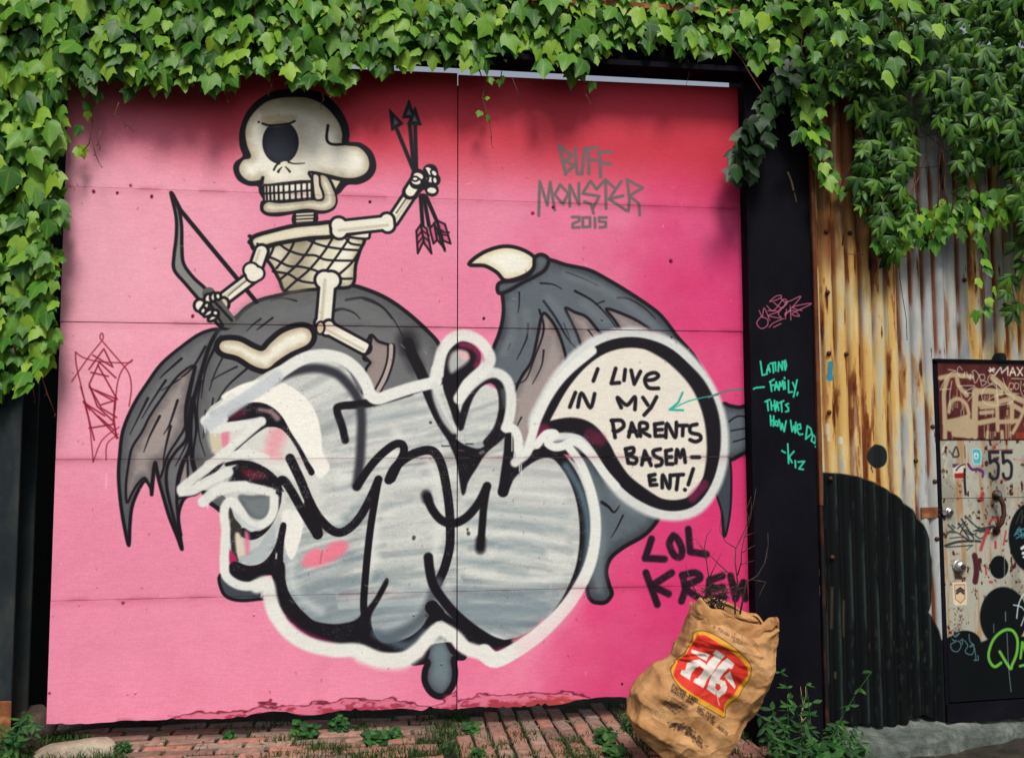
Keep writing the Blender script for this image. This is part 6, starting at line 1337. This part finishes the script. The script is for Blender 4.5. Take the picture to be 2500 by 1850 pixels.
# grass and moss in joints and on soil: one mass nobody could count
V = []; Fc = []; UV = []
def blade(x, y, z, h, a):
    n = len(V); w_ = .0022; l = rnd.uniform(.2,.9)*h; dx, dy = math.cos(a), math.sin(a)
    V.extend([(x-dy*w_, y+dx*w_, z), (x+dy*w_, y-dx*w_, z), (x+dx*l*.4+dy*w_*.8, y+dy*l*.4-dx*w_*.8, z+h*.6), (x+dx*l*.4-dy*w_*.8, y+dy*l*.4+dx*w_*.8, z+h*.6), (x+dx*l, y+dy*l, z+h*.9)]); Fc.extend([(n, n+1, n+2, n+3), (n+3, n+2, n+4)]); UV.extend([(0,0),(.1,0),(.1,.5),(0,.5),(.05,1)])
NG = fbm(60, 120, 5, 5, 400, 4)
for _ in range(100000):
    x = rnd.uniform(-2.0, 2.1); y = rnd.uniform(-1.0, .22)
    g = NG[int((y+1)/1.22*59), int((x+2)/4.1*119)]
    d = (g-.5)*3.2
    if x < -.92-.9*(y+.35): d += 1.1
    if x < -1.0 and y > -.2: d -= .5
    if x > 1.05: d += .6
    d += .9*max(0, 1-((x+.22)**2/.10+(y+.28)**2/.018))+.9*max(0, 1-((x-.06)**2/.05+(y+.36)**2/.012))+.9*math.exp(-((x-xb(y)-.07)/.05)**2)+.5*max(0, 1-((x-.75)**2/.08+(y+.45)**2/.01))
    if rnd.random() > d: continue
    if not in_view(x, y): continue
    blade(x, y, gz(x)-.012, rnd.uniform(.012,.045)*(1.4 if x > 1.05 or x < -1.0 else 1), rnd.uniform(0, 6.28))
# joints
for (x, y, a, z) in bl:
    if rnd.random() < .5:
        for _ in range(rnd.randint(3, 14)):
            t = rnd.uniform(-.1,.1); ox, oy = (t, .034) if rnd.random() < .7 else (.101, rnd.uniform(-.03,.03)); c_, s_ = math.cos(a), math.sin(a)
            blade(x+ox*c_-oy*s_, y+ox*s_+oy*c_, z-.01, rnd.uniform(.008,.022), rnd.uniform(0, 6.28))
mk('grass', V, Fc, M['grass'], None, uv=UV, kind='stuff')
# dry leaves, grit and crumbs of paint lying on the bricks
mats = [leaf_matrix((x_, y_, gz(x_)+.004), rnd.uniform(.012,.035), hang=(rnd.gauss(0,1), rnd.gauss(0,1), 0), outward=(0,0,1), tilt=rnd.uniform(.2,1)) for x_, y_ in ((rnd.uniform(-1.6,1.9), rnd.uniform(-.8,.1)) for _ in range(420)) if in_view(x_, y_)]
M['litter'] = noise_mat('dry_litter', [(.3, (.05,.03,.018)), (.5, (.16,.09,.04)), (.7, (.34,.24,.13))], 40, .9, .3, .001)
V = []; Fc = []; UV = []
for m4 in mats:
    v, f, u = rnd.choice(SH['weed']); A = np.array(m4); vv = np.c_[np.array(v), np.ones(len(v))]@A.T; n = len(V); V += vv[:, :3].tolist(); Fc += [tuple(i+n for i in q) for q in f]; UV += list(u)
mk('leaf_litter', V, Fc, M['litter'], None, uv=UV, kind='stuff')
# trees far behind the yard, a sliver of them shows over the gate
mats = []
for _ in range(5000):
    x = rnd.uniform(-6, 12); z = rnd.uniform(3.2, 5.2+.8*math.sin(x*1.3)+.5*math.sin(x*3.1)); mats.append(leaf_matrix((x, rnd.uniform(9, 12), z), rnd.uniform(.2,.42)))
V = []; Fc = []; UV = []
for m4 in mats:
    v, f, u = rnd.choice(SH['weed']); A = np.array(m4); vv = np.c_[np.array(v), np.ones(len(v))]@A.T; n = len(V); V += vv[:, :3].tolist(); Fc += [tuple(i+n for i in q) for q in f]; UV += list(u)
mk('distant_foliage', V, Fc, M['weed'], None, smooth=True, uv=UV, kind='stuff')
